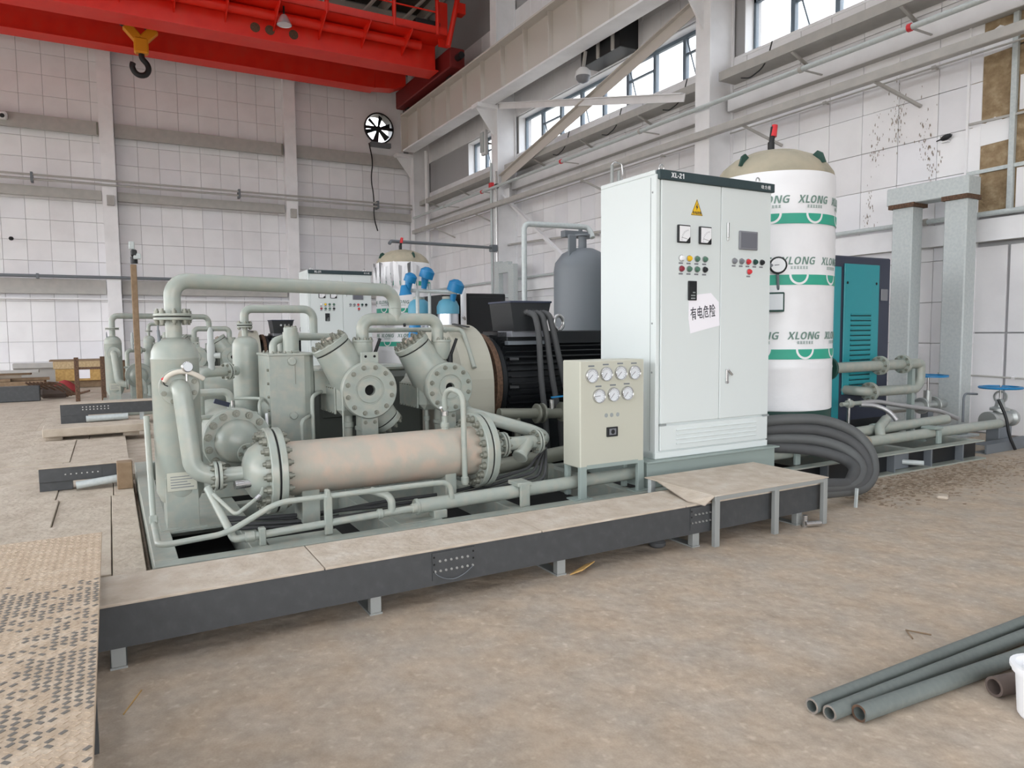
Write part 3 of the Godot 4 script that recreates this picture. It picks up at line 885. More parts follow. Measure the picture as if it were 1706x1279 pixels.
func build_crane() -> void:
	var o := thing("overhead_crane", "bright red double-girder overhead crane with side walkway", "crane", V(0, 9.3, -22.5))
	var gz := -20.95
	# near girder: box section with wide bottom flange
	part("girder", MB.new().bx(-10.0, 9.2, 9.58, 10.85, gz - 0.55, gz, 0.02), M.red, o)
	part("bottom_flange", MB.new().bx(-10.0, 9.25, 9.545, 9.58, gz - 0.65, gz + 0.1), M.red, o)
	part("girder", MB.new().bx(-10.0, 8.2, 9.76, 10.95, -24.25, -23.75, 0.02), M.red, o)
	part("girder", MB.new().extrude(PackedVector2Array([Vector2(8.2, 9.76), Vector2(8.9, 9.82), Vector2(9.3, 10.0), Vector2(9.3, 10.95), Vector2(8.2, 10.95)]), 0.5, Transform3D(Basis.IDENTITY, V(0, 0, -24.25))), M.red, o)
	part("bottom_flange", MB.new().bx(-10.0, 8.2, 9.73, 9.76, -24.3, -23.7), M.red, o)
	# end truck that rides on the rail
	part("end_truck", MB.new().bx(9.35, 9.85, 9.5, 10.1, -24.9, -20.2, 0.03), M.maroon, o)  # darkened red carries the shade of the girders in its colour
	part("wheel", MB.new().disc(V(9.63, 9.56, -21.0), V(1, 0, 0), 0.18, 0.12, 0.01, 20), M.black, o)
	part("wheel", MB.new().disc(V(9.63, 9.56, -24.6), V(1, 0, 0), 0.18, 0.12, 0.01, 20), M.black, o)
	part("buffer", MB.new().cyl(V(9.6, 9.8, -20.2), V(9.6, 9.8, -19.9), 0.1, -1, 16), M.black, o)
	# walkway in front of the near girder on brackets, with hand rail
	part("walkway", MB.new().bx(-10, 9.2, 10.32, 10.38, gz, -20.05), M.red, o)
	part("kick_board", MB.new().bx(-10, 9.2, 10.32, 10.54, -20.08, -20.05), M.red, o)
	var x := -9.4
	while x < 9.2:
		part("bracket", MB.new().extrude(PackedVector2Array([Vector2(0, 0), Vector2(0, 0.5), Vector2(0.92, 0.5), Vector2(0.92, 0.42)]), 0.03, Transform3D(Basis(V(0, 0, 1), V(0, 1, 0), V(-1, 0, 0)), V(x, 9.84, gz))), M.red, o)
		x += 1.25
	part("duct", MB.new().cyl(V(-10, 10.16, -20.7), V(8.6, 10.16, -20.7), 0.13, -1, 16), M.red, o)
	for px in [5.6, 7.55, 8.9, 3.5, 1.4, -0.7]:
		part("rail_post", MB.new().cyl(V(px, 10.3, -20.08), V(px, 11.5, -20.08), 0.06, -1, 10), M.red, o)
	part("hand_rail", MB.new().cyl(V(-9.5, 11.45, -20.08), V(9.0, 11.45, -20.08), 0.035, -1, 8), M.red, o)
	part("hand_rail", MB.new().cyl(V(-9.5, 10.95, -20.08), V(9.0, 10.95, -20.08), 0.025, -1, 8), M.red, o)
	part("rail_cage", MB.new().bx(9.05, 9.35, 10.1, 11.4, -20.4, -20.34).bx(9.5, 9.75, 11.0, 11.3, -20.2, -19.9), M.red, o)
	part("end_post", MB.new().cyl(V(9.2, 10.0, -20.0), V(9.55, 11.5, -20.0), 0.08, -1, 10), M.red, o)
	part("drive_unit", MB.new().bx(8.3, 9.1, 10.4, 10.8, -20.85, -20.3, 0.03), M.black, o)
	part("trolley_rail", MB.new().bx(-10, 9, 10.8, 10.9, gz - 0.35, gz - 0.28), M.girt, o)
	for q in [3.85, 4.24, 4.88]:
		part("number_plate", MB.new().disc(V(q, 9.86, gz), V(0, 0, 1), 0.13, 0.012, 0.003, 16), M.rust, o)
	# hook block
	var hb := thing("hook_block", "yellow crane hook block with black hook under red girder", "hook", V(1.12, 8.84, -22.7))
	var hc := V(1.12, 8.84, -22.7)
	part("hook", MB.new().tube([hc + V(0, 0.42, 0), hc + V(0.0, 0.3, 0), hc + V(0.17, 0.12, 0), hc + V(0.15, -0.08, 0), hc + V(0, -0.19, 0), hc + V(-0.18, -0.14, 0), hc + V(-0.25, 0.04, 0), hc + V(-0.22, 0.14, 0)], 0.075, 0.11, 14), M.black, hb)
	part("shank_block", MB.new().box(hc + V(0, 0.62, 0), V(0.36, 0.42, 0.26), 0.04), M.orange, hb)
	part("cheek", MB.new().bar(hc + V(0.05, 0.78, 0), hc + V(0.36, 1.12, 0), 0.26, 0.2, V(0, 0, 1), 0.03), M.orange, hb)
	part("cheek", MB.new().bar(hc + V(-0.05, 0.78, 0), hc + V(-0.36, 1.12, 0), 0.26, 0.2, V(0, 0, 1), 0.03), M.orange, hb)
	for s in [-1.0, 1.0]:
		part("sheave", MB.new().disc(hc + V(0.3 * s - 0.05, 1.25, -0.1), V(0, 0, 1), 0.2, 0.2, 0.04, 24), M.black, hb)
		part("pin", MB.new().disc(hc + V(0.34 * s, 1.18, 0.1), V(0, 0, 1), 0.1, 0.05, 0.01, 16), M.galv, hb)
		part("rope", MB.new().cyl(hc + V(0.12 * s, 1.3, 0), hc + V(0.12 * s, 2.5, 0), 0.02, -1, 6), M.black, hb)
		part("rope", MB.new().cyl(hc + V(0.44 * s, 1.3, 0), hc + V(0.44 * s, 2.5, 0), 0.02, -1, 6), M.black, hb)
	# trolley above, on the girders
	var tr := thing("crane_trolley", "dark trolley between red crane girders above the hook", "trolley", V(1.1, 10.7, -22.75))
	part("frame", MB.new().bx(0.1, 1.9, 10.9, 11.1, -24.3, -21.6, 0.02), M.black, tr)
	part("drum", MB.new().cyl(V(0.3, 11.3, -22.8), V(1.7, 11.3, -22.8), 0.25, -1, 20), M.grey_tank, tr)
	# lamp slung under the walkway
	var lp := thing("high_bay_lamp", "pale green bell lamp hanging under the crane walkway", "lamp", V(4.5, 9.82, -20.35))
	part("shade", MB.new().lathe([Vector2(0.2, 0), Vector2(0.19, 0.03), Vector2(0.11, 0.2), Vector2(0.07, 0.26), Vector2(0.0, 0.26)], V(4.5, 9.83, -20.35), Vector3.UP, 24), M.aluminium, lp)
	part("lens", MB.new().disc(V(4.5, 9.84, -20.35), Vector3.UP, 0.18, 0.02, 0.004, 24), M.gauge_face, lp)
	part("cord", MB.new().cyl(V(4.5, 10.07, -20.35), V(4.5, 10.32, -20.35), 0.025, -1, 8), M.black, lp)

var unit := {}   # things of the near unit that the rear unit repeats

func build_skid() -> void:
	var o := thing("machine_skid", "long grey steel skid frame carrying the near compressor set", "frame", V(4.4, 0, -6.2))
	var t := 0.21
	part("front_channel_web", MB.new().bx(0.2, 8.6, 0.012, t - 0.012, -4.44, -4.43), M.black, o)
	part("front_top_flange", MB.new().bx(0.16, 8.62, t - 0.014, t, -4.45, -4.34, 0.003), M.paint, o)
	part("front_bottom_flange", MB.new().bx(0.16, 8.62, 0.0, 0.014, -4.45, -4.32), M.paint, o)
	part("rear_channel", MB.new().bx(0.16, 8.62, 0.0, t, -8.1, -8.0, 0.004), M.paint, o)
	part("end_channel", MB.new().bx(0.16, 0.29, 0.0, t, -8.0, -4.45, 0.004), M.paint, o)
	part("end_channel", MB.new().bx(8.5, 8.62, 0.0, t, -8.0, -4.45, 0.004), M.paint, o)
	for x in [0.74, 1.62, 2.55, 3.62, 4.6, 5.3, 6.4, 7.4]:
		part("cross_beam", MB.new().bx(x - 0.05, x + 0.05, 0.0, t - 0.004, -8.0, -4.45, 0.004), M.paint, o)
	for z in [-5.75, -7.0]:
		part("inner_beam", MB.new().bx(0.29, 8.5, 0.0, t - 0.008, z - 0.05, z + 0.05, 0.004), M.paint, o)
	part("deck_plate", MB.new().bx(0.29, 0.7, t - 0.012, t + 0.002, -6.2, -5.08), M.paint, o)
	part("deck_plate", MB.new().bx(0.8, 1.25, t - 0.02, t - 0.006, -4.62, -4.46), M.paint, o)
	part("deck_plate", MB.new().bx(1.65, 1.95, t - 0.006, t + 0.004, -4.75, -4.46), M.paint, o)
	part("deck_plate", MB.new().bx(2.3, 3.6, t - 0.012, t - 0.002, -7.9, -6.15), M.shade_grey, o)  # colour darkened for the shade low inside the machine
	part("shade_sheet", MB.new().bx(0.3, 8.5, 0.0, 0.015, -7.95, -4.5), M.gasket, o)  # black sheet that paints in the shade inside the skid
	for x in [5.9, 6.5, 6.95, 7.6, 8.2]:
		part("web_stiffener", MB.new().bx(x - 0.012, x + 0.012, 0.014, t - 0.014, -4.43, -4.35), M.grey_tank, o)
	part("web_patch", MB.new().bx(6.98, 7.3, 0.02, 0.19, -4.432, -4.42), M.grey_tank, o)
	part("drain_stub", MB.new().pipe(V(7.2, 0.09, -4.43), V(7.32, 0.085, -4.27), 0.026, 0.02, 14), M.galv, o)

func build_trunking() -> void:
	var o := thing("cable_trunking", "long dark grey cable trunking with dusty lid in front of skid", "trunking", V(2.1, 0, -3.76))
	part("front_side", MB.new().bx(-0.5, 4.74, 0.1, 0.295, -3.575, -3.56), M.trunk, o)
	part("rear_side", MB.new().bx(-0.5, 4.74, 0.1, 0.295, -3.975, -3.96), M.trunk, o)
	part("bottom", MB.new().bx(-0.5, 4.74, 0.1, 0.11, -3.96, -3.575), M.trunk, o)
	var ls := [-0.5, 0.9, 2.2, 3.35, 4.74]
	for i in 4:
		part("lid", MB.new().bx(ls[i] + 0.003, ls[i + 1] - 0.003, 0.296, 0.309, -3.985, -3.552, 0.002), M.dust, o)
	for sx in [1.62, 3.52]:
		var sp := part("splice_plate", MB.new().bx(sx - 0.13, sx + 0.13, 0.13, 0.285, -3.56, -3.553), M.trunk, o)
		for k in 6: bolt(sp, V(sx - 0.085 + k * 0.034, 0.235, -3.553), V(0, 0, 1), 0.0065, M.bolt_steel)
		for k in 8: bolt(sp, V(sx - 0.115 + k * 0.033, 0.18, -3.553), V(0, 0, 1), 0.0065, M.bolt_steel)
		for k in 3:
			for s in [-1, 1]: part("bolt_hole", MB.new().cyl(V(sx + 0.12 * s, 0.26 - k * 0.04, -3.5535), V(sx + 0.12 * s, 0.26 - k * 0.04, -3.551), 0.006, -1, 8), M.hole, sp)
	single("bonding_wire", MB.new().tube([V(1.5, 0.178, -3.545), V(1.515, 0.16, -3.54), V(1.56, 0.135, -3.538), V(1.62, 0.125, -3.538), V(1.68, 0.145, -3.538), V(1.735, 0.178, -3.545)], 0.0022, 0.02, 6), M.grey_tank, "thin pale bonding wire looped on the trunking joint", "wire")
	var feet := [[-0.03, "left"], [1.17, ""], [2.35, ""], [3.46, ""], [4.52, ""]]
	for q in feet:
		var x: float = q[0]
		part("foot_post", MB.new().bx(x - 0.03, x + 0.03, 0.01, 0.1, -3.62, -3.57, 0.003), M.galv_dark, o)
		part("foot_post", MB.new().bx(x - 0.03, x + 0.03, 0.01, 0.1, -3.95, -3.9, 0.003), M.galv, o)
		part("foot_plate", MB.new().bx(x - 0.035, x + 0.035, 0.0, 0.01, -3.96, -3.57), M.galv_dark, o)

func flange_joint(parent: Node3D, called: String, at: Vector3, axis: Vector3, r: float, t: float, nb: int, bs: float, m: Material) -> MeshInstance3D:
	# two bolted flange rings with a dark gasket gap; bolts on both faces
	axis = axis.normalized()
	var f := part(called, MB.new().disc(at, axis, r, t).disc(at + axis * (t + 0.008), axis, r, t), m, parent)
	part("gasket", MB.new().cyl(at + axis * t, at + axis * (t + 0.008), r * 0.93, -1, 28), M.gasket, f)
	bolts(f, at + axis * (2 * t + 0.008), axis, r * 0.8, nb, bs * 1.25)
	bolts(f, at, -axis, r * 0.8, nb, bs * 1.25)
	return f

func build_separator_and_pipes() -> void:
	# ---- near vertical separator ----
	var c := V(0.375, 0, -5.28)
	var o := thing("separator_tank", "tall grey-green separator tank with flanged top at the skid corner", "tank", c + V(0, 0.21, 0), "separator tanks")
	part("shell", MB.new().lathe([Vector2(0, 0.34), Vector2(0.06, 0.345), Vector2(0.12, 0.38), Vector2(0.148, 0.45), Vector2(0.148, 1.33), Vector2(0.15, 1.335), Vector2(0.15, 1.345), Vector2(0.147, 1.35), Vector2(0.143, 1.39), Vector2(0.125, 1.43), Vector2(0.09, 1.465), Vector2(0.05, 1.48), Vector2(0, 1.485)], c, Vector3.UP, 36), M.paint, o)
	part("neck", MB.new().cyl(c + V(0, 1.46, 0), c + V(0, 1.6, 0), 0.05, -1, 20), M.paint, o)
	flange_joint(o, "flange", c + V(0, 1.595, 0), Vector3.UP, 0.12, 0.018, 8, 0.015, M.paint)
	part("skirt", MB.new().bx(c.x - 0.1, c.x + 0.1, 0.212, 0.56, c.z - 0.02, c.z + 0.135, 0.004), M.paint, o)
	part("skirt", MB.new().bx(c.x - 0.1, c.x - 0.09, 0.212, 0.5, c.z - 0.13, c.z + 0.0), M.paint, o)
	part("foot_plate", MB.new().bx(c.x - 0.14, c.x + 0.14, 0.208, 0.22, c.z - 0.15, c.z + 0.17), M.paint, o)
	var np := part("name_plate", MB.new().box(c + V(0.0, 0.53, 0.16), V(0.18, 0.125, 0.006), 0.002, Basis(V(1, 0, 0), 0.06)), M.panel_cream, o)
	var ink := MB.new()
	for r in 5: ink.bx(c.x - 0.07, c.x + 0.07 - 0.02 * (r % 3), 0.49 + r * 0.018, 0.4945 + r * 0.018, c.z + 0.1625, c.z + 0.167)
	part("print", ink, M.grey_tank, np)
	part("plug", MB.new().cyl(c + V(-0.09, 1.45, 0.03), c + V(-0.095, 1.53, 0.03), 0.012, 0.009, 10).cyl(c + V(-0.095, 1.525, 0.03), c + V(-0.095, 1.56, 0.03), 0.006, -1, 8), M.grey_tank, o)
	var sf := part("side_flange", MB.new().disc(c + V(0.005, 1.155, 0.14), V(0, 0, 1), 0.122, 0.02).disc(c + V(0.005, 1.155, 0.168), V(0, 0, 1), 0.122, 0.02), M.paint, o)
	part("nozzle", MB.new().cyl(c + V(0.005, 1.155, 0.08), c + V(0.005, 1.155, 0.15), 0.05, -1, 20), M.paint, sf)
	bolts(sf, c + V(0.005, 1.155, 0.188), V(0, 0, 1), 0.098, 8, 0.016, 0.4)
	unit["separator"] = o
	# elbow pipe from the side flange down to the exchanger
	var dp := thing("elbow_pipe", "grey pipe dropping from separator flange into the exchanger head", "pipe", V(0.42, 0.55, -5.0))
	part("tube", MB.new().tube([V(0.38, 1.155, -5.1), V(0.385, 1.155, -5.0), V(0.43, 0.62, -4.955), V(0.56, 0.575, -4.95)], 0.058, 0.11, 20), M.paint, dp)
	var df := flange_joint(dp, "flange", V(0.55, 0.575, -4.95), V(1, 0, 0), 0.095, 0.02, 8, 0.012, M.paint)
	df.name = "flange"
	unit["elbow_pipe"] = dp
	# gauge, taped wire and red tag on the separator flange
	var ga := thing("pressure_gauge", "round chrome gauge on the separator side flange", "gauge", V(0.43, 1.24, -5.03))
	part("stem", MB.new().cyl(V(0.42, 1.2, -5.0), V(0.42, 1.26, -5.0), 0.008, -1, 8), M.chrome, ga)
	part("case", MB.new().disc(V(0.42, 1.29, -5.0), V(0.3, 0.1, 1), 0.035, 0.025, 0.004, 24), M.chrome, ga)
	part("dial", MB.new().disc(V(0.428, 1.293, -4.976), V(0.3, 0.1, 1), 0.029, 0.002, 0.0005, 24), M.gauge_face, ga)
	var tp := thing("taped_cable", "white taped cable draped over the separator flange with red plug", "cable", V(0.36, 1.2, -5.04))
	part("wrap", MB.new().tube([V(0.29, 1.2, -5.03), V(0.31, 1.235, -5.02), V(0.36, 1.262, -5.01), V(0.43, 1.262, -5.0), V(0.49, 1.23, -5.0), V(0.52, 1.21, -5.01)], 0.016, 0.03, 10), M.tape, tp)
	part("plug", MB.new().cyl(V(0.292, 1.205, -5.03), V(0.28, 1.225, -5.03), 0.013, 0.01, 10), M.red_lamp, tp)
	part("lead", MB.new().tube([V(0.285, 1.2, -5.03), V(0.288, 1.18, -5.03), V(0.31, 1.17, -5.02)], 0.004, 0.01, 6), M.black, tp)
	# ---- header from separator to the cylinders ----
	var hp := thing("header_pipe", "large grey gas pipe bridging from separator to cylinder manifold", "pipe", V(1.2, 1.8, -5.5), "header pipes")
	part("tube", MB.new().tube([c + V(0, 1.64, 0), V(0.375, 1.86, -5.28), V(2.13, 1.855, -5.8), V(2.13, 1.6, -5.8)], 0.053, 0.13, 22), M.paint, hp)
	part("weld_ring", MB.new().disc(V(2.13, 1.7, -5.8), Vector3.UP, 0.056, 0.008, 0.003, 22), M.paint, hp)
	unit["header"] = hp
	var mf := thing("cylinder_manifold", "grey manifold arch joining the tops of both cylinders", "pipe", V(2.15, 1.42, -5.8), "cylinder manifolds")
	part("tube", MB.new().tube([V(1.84, 1.43, -5.8), V(1.84, 1.61, -5.8), V(2.52, 1.61, -5.8), V(2.52, 1.43, -5.8)], 0.052, 0.13, 22), M.paint, mf)
	part("weld_ring", MB.new().disc(V(2.04, 1.61, -5.8), V(1, 0, 0), 0.055, 0.007, 0.003, 22), M.paint, mf)
	part("drain_plug", MB.new().cyl(V(2.2, 1.57, -5.77), V(2.2, 1.55, -5.76), 0.012, -1, 8), M.black, mf)
	unit["manifold"] = mf
	# ---- second, slimmer vertical tank further back with its own pipe ----
	var d := V(1.05, 0, -6.7)
	var tb := thing("buffer_tank", "slim grey buffer tank with flanged neck behind the exchanger", "tank", d + V(0, 0.21, 0), "buffer tanks")
	part("shell", MB.new().lathe([Vector2(0, 0.5), Vector2(0.1, 0.52), Vector2(0.112, 0.6), Vector2(0.112, 1.36), Vector2(0.11, 1.41), Vector2(0.09, 1.45), Vector2(0.05, 1.475), Vector2(0, 1.48)], d, Vector3.UP, 28), M.paint, tb)
	part("neck", MB.new().cyl(d + V(0, 1.46, 0), d + V(0, 1.56, 0), 0.026, -1, 16), M.paint, tb)
	flange_joint(tb, "flange", d + V(0, 1.555, 0), Vector3.UP, 0.068, 0.014, 6, 0.01, M.paint)
	part("skirt", MB.new().cyl(d + V(0, 0.21, 0), d + V(0, 0.56, 0), 0.075, -1, 16), M.paint, tb)
	unit["buffer"] = tb
	var bp := thing("bridge_pipe", "mid-size grey pipe looping from buffer tank to block header", "pipe", V(1.4, 1.4, -6.6))
	part("tube", MB.new().tube([d + V(0, 1.59, 0), d + V(0, 1.72, 0), V(1.66, 1.72, -6.7), V(1.66, 1.46, -6.7)], 0.036, 0.09, 18), M.paint, bp)
	part("tube", MB.new().tube([V(1.3, 1.34, -6.4), V(1.3, 1.455, -6.4), V(1.42, 1.47, -6.55), V(1.95, 1.46, -6.7), V(1.95, 1.2, -6.7)], 0.034, 0.07, 18), M.paint, bp)
	unit["bridge"] = bp
	# lateral pipe with relief valve left of the buffer tank
	var rp := thing("relief_pipe", "grey elbow pipe with relief valve left of the buffer tank", "pipe", V(0.8, 0.6, -6.4))
	part("tube", MB.new().tube([V(0.62, 0.75, -6.35), V(0.62, 1.18, -6.35), V(0.95, 1.18, -6.55)], 0.04, 0.08, 16), M.paint, rp)
	flange_joint(rp, "flange", V(0.85, 1.18, -6.49), V(0.86, 0, -0.5), 0.075, 0.016, 6, 0.01, M.paint)
	part("valve_body", MB.new().lathe([Vector2(0, 0), Vector2(0.025, 0), Vector2(0.025, 0.06), Vector2(0.032, 0.08), Vector2(0.032, 0.2), Vector2(0.024, 0.24), Vector2(0.024, 0.32), Vector2(0.012, 0.35), Vector2(0, 0.36)], V(0.73, 1.2, -6.4), Vector3.UP, 18), M.column_grey, rp)
	part("valve_outlet", MB.new().cyl(V(0.73, 1.32, -6.4), V(0.8, 1.32, -6.38), 0.024, -1, 14), M.column_grey, rp)
	unit["relief"] = rp
	var bv := thing("ball_valve_line", "small grey line with blue-handled ball valve above the cross vessel", "valve", V(0.72, 0.9, -5.75))
	part("tube", MB.new().tube([V(0.5, 1.06, -5.8), V(0.78, 1.06, -5.8), V(0.79, 0.9, -5.8)], 0.028, 0.05, 14), M.paint, bv)
	part("body", MB.new().cyl(V(0.79, 0.9, -5.8), V(0.79, 0.99, -5.8), 0.03, -1, 6), M.chrome, bv)
	part("handle", MB.new().bar(V(0.77, 0.96, -5.76), V(0.66, 1.0, -5.72), 0.035, 0.012, V(0, 0, 1)), M.navy, bv)
	# gauge glass standing by the block
	for q in [[1.02, 0.32, -5.9, 0.74], [1.3, 0.3, -5.72, 0.82], [1.42, 0.3, -5.85, 1.0], [1.6, 0.25, -5.6, 1.08]]:
		var lab: String = ["thin grey pipe hooked in front of the buffer tank", "thin bent grey pipe left in front of vertical block", "tall bent grey pipe right in front of vertical block", "thin rod-like grey pipe between block and first cylinder"][[1.02, 1.3, 1.42, 1.6].find(q[0])]
		single("oil_line", MB.new().tube([V(q[0] + 0.14, q[3], q[2] - 0.25), V(q[0] + 0.05, q[3], q[2] - 0.05), V(q[0], q[3] - 0.02, q[2]), V(q[0], q[1] - 0.09, q[2])], 0.016 if q[0] < 1.55 else 0.007, 0.05, 10), M.paint, lab, "pipe")

func build_cylinders() -> void:
	var cx := [1.83, 2.545]
	var labs := ["front compressor cylinder with round bolted cover next to vertical block", "front compressor cylinder with round bolted cover next to flywheel guard"]
	for i in 2:
		var r := 0.232 if i == 0 else 0.216
		var c := V(cx[i], 1.03 if i == 0 else 1.02, -5.6)
		var o := thing("compressor_cylinder", labs[i], "cylinder", V(c.x, 0.21, -5.9), "cylinders of the near compressor")
		part("barrel", MB.new().lathe([Vector2(0, 0), Vector2(r * 0.9, 0), Vector2(r * 0.86, 0.1), Vector2(r * 0.82, 0.2), Vector2(r * 0.82, 0.62), Vector2(0, 0.62)], c + V(0, 0, -0.05), V(0, 0, -1), 36), M.paint, o)
		part("casting", MB.new().bx(c.x - r * 0.95, c.x + r * 0.7, c.y - r * 0.95, c.y + r * 0.35, -6.3, -5.76, 0.05), M.paint, o)
		var cov := part("cover", MB.new().lathe([Vector2(0, -0.05), Vector2(r * 0.19, -0.05), Vector2(r * 0.19, 0.0), Vector2(r * 0.44, 0.0), Vector2(r * 0.46, -0.008), Vector2(r * 0.5, -0.008), Vector2(r * 0.52, 0.002), Vector2(r * 0.97, 0.002), Vector2(r, -0.008), Vector2(r, -0.06), Vector2(r * 0.6, -0.06)], c, V(0, 0, 1), 48), M.paint, o)
		part("bore_shade", MB.new().cyl(c + V(0, 0, -0.049), c + V(0, 0, -0.044), r * 0.185, -1, 20), M.hole, cov)  # black disc painting in the shade at the bottom of the recess
		bolts(cov, c + V(0, 0, 0.002), V(0, 0, 1), r * 0.82, 12, 0.0185, 0.26)
		var sc := part("side_cover", MB.new().bx(c.x - r * 0.95 - 0.014, c.x - r * 0.95, c.y - r * 0.88, c.y + r * 0.1, -6.26, -5.82, 0.004), M.paint, o)
		for k in 7:
			bolt(sc, V(c.x - r * 0.95 - 0.014, c.y + r * 0.05, -5.85 - k * 0.064), V(-1, 0, 0), 0.006)
			bolt(sc, V(c.x - r * 0.95 - 0.014, c.y - r * 0.83, -5.85 - k * 0.064), V(-1, 0, 0), 0.006)
		for q in [[V(-0.55, 0.84, 0), 0.42, 0.155, "upper_valve_chamber"], [V(0.62, -0.78, 0), 0.36, 0.12, "lower_valve_chamber"]]:
			var d: Vector3 = q[0].normalized()
			var vc := part(q[3], MB.new().cyl(c + V(0, 0, -0.27), c + V(0, 0, -0.27) + d * (q[1] - 0.01), q[2] * 1.32, q[2], 30), M.paint, o)
			part("gasket", MB.new().cyl(c + V(0, 0, -0.27) + d * (q[1] - 0.01), c + V(0, 0, -0.27) + d * q[1], q[2] * 0.98, -1, 30), M.gasket, vc)
			var cp := part("valve_cover", MB.new().disc(c + V(0, 0, -0.27) + d * q[1], d, q[2] * 1.03, 0.05, 0.006, 30), M.paint, vc)
			var top: Vector3 = c + V(0, 0, -0.27) + d * (q[1] + 0.05)
			bolts(cp, top, d, q[2] * 0.86, 10, 0.02, 0.1)
			if q[3] == "upper_valve_chamber":
				bolts(cp, top, d, q[2] * 0.48, 5, 0.026, 0.4)
				part("valve_cap", MB.new().disc(top, d, q[2] * 0.26, 0.03, 0.006, 12), M.pink_dust, cp)
		var nk := part("suction_neck", MB.new().lathe([Vector2(0, 0), Vector2(0.055, 0), Vector2(0.085, 0.07), Vector2(0.085, 0.15), Vector2(0, 0.15)], c + V(0.01, 0.24, -0.2), Vector3.UP, 8), M.paint, o)
		part("neck_flange", MB.new().disc(c + V(0.01, 0.39, -0.2), Vector3.UP, 0.088, 0.02, 0.004, 24), M.paint, nk)
		bolts(nk, c + V(0.01, 0.41, -0.2), Vector3.UP, 0.072, 8, 0.014)
		if i == 0:
			var lug := part("lifting_lug", MB.new().bx(c.x - 0.06, c.x + 0.09, c.y + 0.16, c.y + 0.31, -5.66, -5.635, 0.006), M.paint, o)
			for s in [-0.02, 0.055]: part("lug_hole", MB.new().cyl(V(c.x + s, c.y + 0.275, -5.636), V(c.x + s, c.y + 0.275, -5.6335), 0.011, -1, 12), M.hole, lug)
		part("drain_leg", MB.new().cyl(c + V(-0.1, -r * 0.8, -0.3), c + V(-0.1, -0.5, -0.3), 0.035 if i == 0 else 0.02, -1, 14).disc(c + V(-0.1, -r - 0.1, -0.3), Vector3.UP, 0.045 if i == 0 else 0.03, 0.05, 0.006, 6), M.paint, o)
		part("outlet_leg", MB.new().cyl(c + V(0.02, -r * 0.7, -0.22), c + V(0.02, -0.45, -0.22), 0.075, -1, 20).disc(c + V(0.02, -r - 0.12, -0.22), Vector3.UP, 0.085, 0.04, 0.008, 24), M.paint, o)
		var br := part("support_bracket", MB.new().bx(c.x - 0.05, c.x + 0.09, 0.2, c.y - r * 0.9, -5.72, -5.68, 0.004), M.paint, o)
		bolt(br, V(c.x - 0.02, c.y - r - 0.04, -5.68), V(0, 0, 1), 0.015)
		bolt(br, V(c.x + 0.06, c.y - r - 0.04, -5.68), V(0, 0, 1), 0.015)
		var lv := thing("unloader_lever", ["black lever stub beside the neck of first cylinder", "black lever stub beside the neck of second cylinder"][i], "lever", c + V(0.13, 0.3, -0.25))
		part("arm", MB.new().cyl(c + V(0.11, 0.24, -0.25), c + V(0.17, 0.42, -0.22), 0.016, 0.013, 10), M.black, lv)
		part("pivot", MB.new().cyl(c + V(0.11, 0.2, -0.25), c + V(0.11, 0.28, -0.25), 0.03, -1, 12), M.black, lv)
		unit["cylinder%d" % i] = o
	# crankcase behind the two cylinders
	var k := thing("crankcase", "compressor crankcase with shade painted into its colour behind the two front cylinders", "crankcase", V(2.0, 0.21, -6.7))
	part("case", MB.new().bx(1.62, 2.72, 0.3, 1.12, -7.15, -6.62, 0.05), M.shade_grey, k)  # dark colour stands for the shade in the gap between the cylinders
	part("base", MB.new().bx(1.55, 2.8, 0.205, 0.32, -7.2, -6.55, 0.01), M.shade_grey, k)
	part("inspection_cover", MB.new().bx(1.7, 2.1, 0.7, 1.02, -6.64, -6.61, 0.01), M.shade_grey, k)
	part("top_cover", MB.new().bx(1.7, 2.6, 1.12, 1.18, -7.1, -6.68, 0.02), M.paint, k)
	part("breather", MB.new().cyl(V(2.2, 1.18, -6.8), V(2.2, 1.3, -6.8), 0.05, -1, 16), M.paint, k)
	unit["crankcase"] = k
	# vertical water-jacketed block left of the cylinders
	var b := thing("vertical_block", "boxy grey-green cylinder block with filler neck between tank and cylinder", "cylinder block", V(1.3, 0.21, -6.25), "vertical blocks")
	var prof := PackedVector2Array([Vector2(1.12, -6.0), Vector2(1.40, -6.0), Vector2(1.45, -6.015), Vector2(1.485, -6.05), Vector2(1.5, -6.1), Vector2(1.5, -6.5), Vector2(1.12, -6.5)])
	part("jacket", MB.new().extrude(prof, 0.74, Transform3D(Basis(V(1, 0, 0), V(0, 0, 1), V(0, 1, 0)), V(0, 0.58, 0))), M.paint, b)
	part("top_plate", MB.new().bx(1.11, 1.51, 1.315, 1.335, -6.52, -5.99, 0.004), M.paint, b)
	part("foot", MB.new().bx(1.17, 1.46, 0.205, 0.6, -6.45, -6.04, 0.02), M.paint, b)
	var nk2 := part("filler_neck", MB.new().cyl(V(1.34, 1.33, -6.2), V(1.34, 1.51, -6.2), 0.066, -1, 24).disc(V(1.34, 1.34, -6.2), Vector3.UP, 0.07, 0.012), M.paint, b)
	part("neck_cap", MB.new().disc(V(1.34, 1.505, -6.2), Vector3.UP, 0.058, 0.045, 0.006, 24), M.paint, nk2)
	bolts(nk2, V(1.34, 1.55, -6.2), Vector3.UP, 0.045, 8, 0.008)
	for kx in 4:
		bolt(b, V(1.16 + 0.05 * kx, 1.335, -6.06), Vector3.UP, 0.012, M.bolt)
		bolt(b, V(1.15 + 0.03 * kx, 1.335, -6.38), Vector3.UP, 0.012, M.bolt)
	part("boss", MB.new().disc(V(1.3, 1.27, -6.0), V(0, 0, 1), 0.034, 0.03, 0.006, 20), M.paint, b)
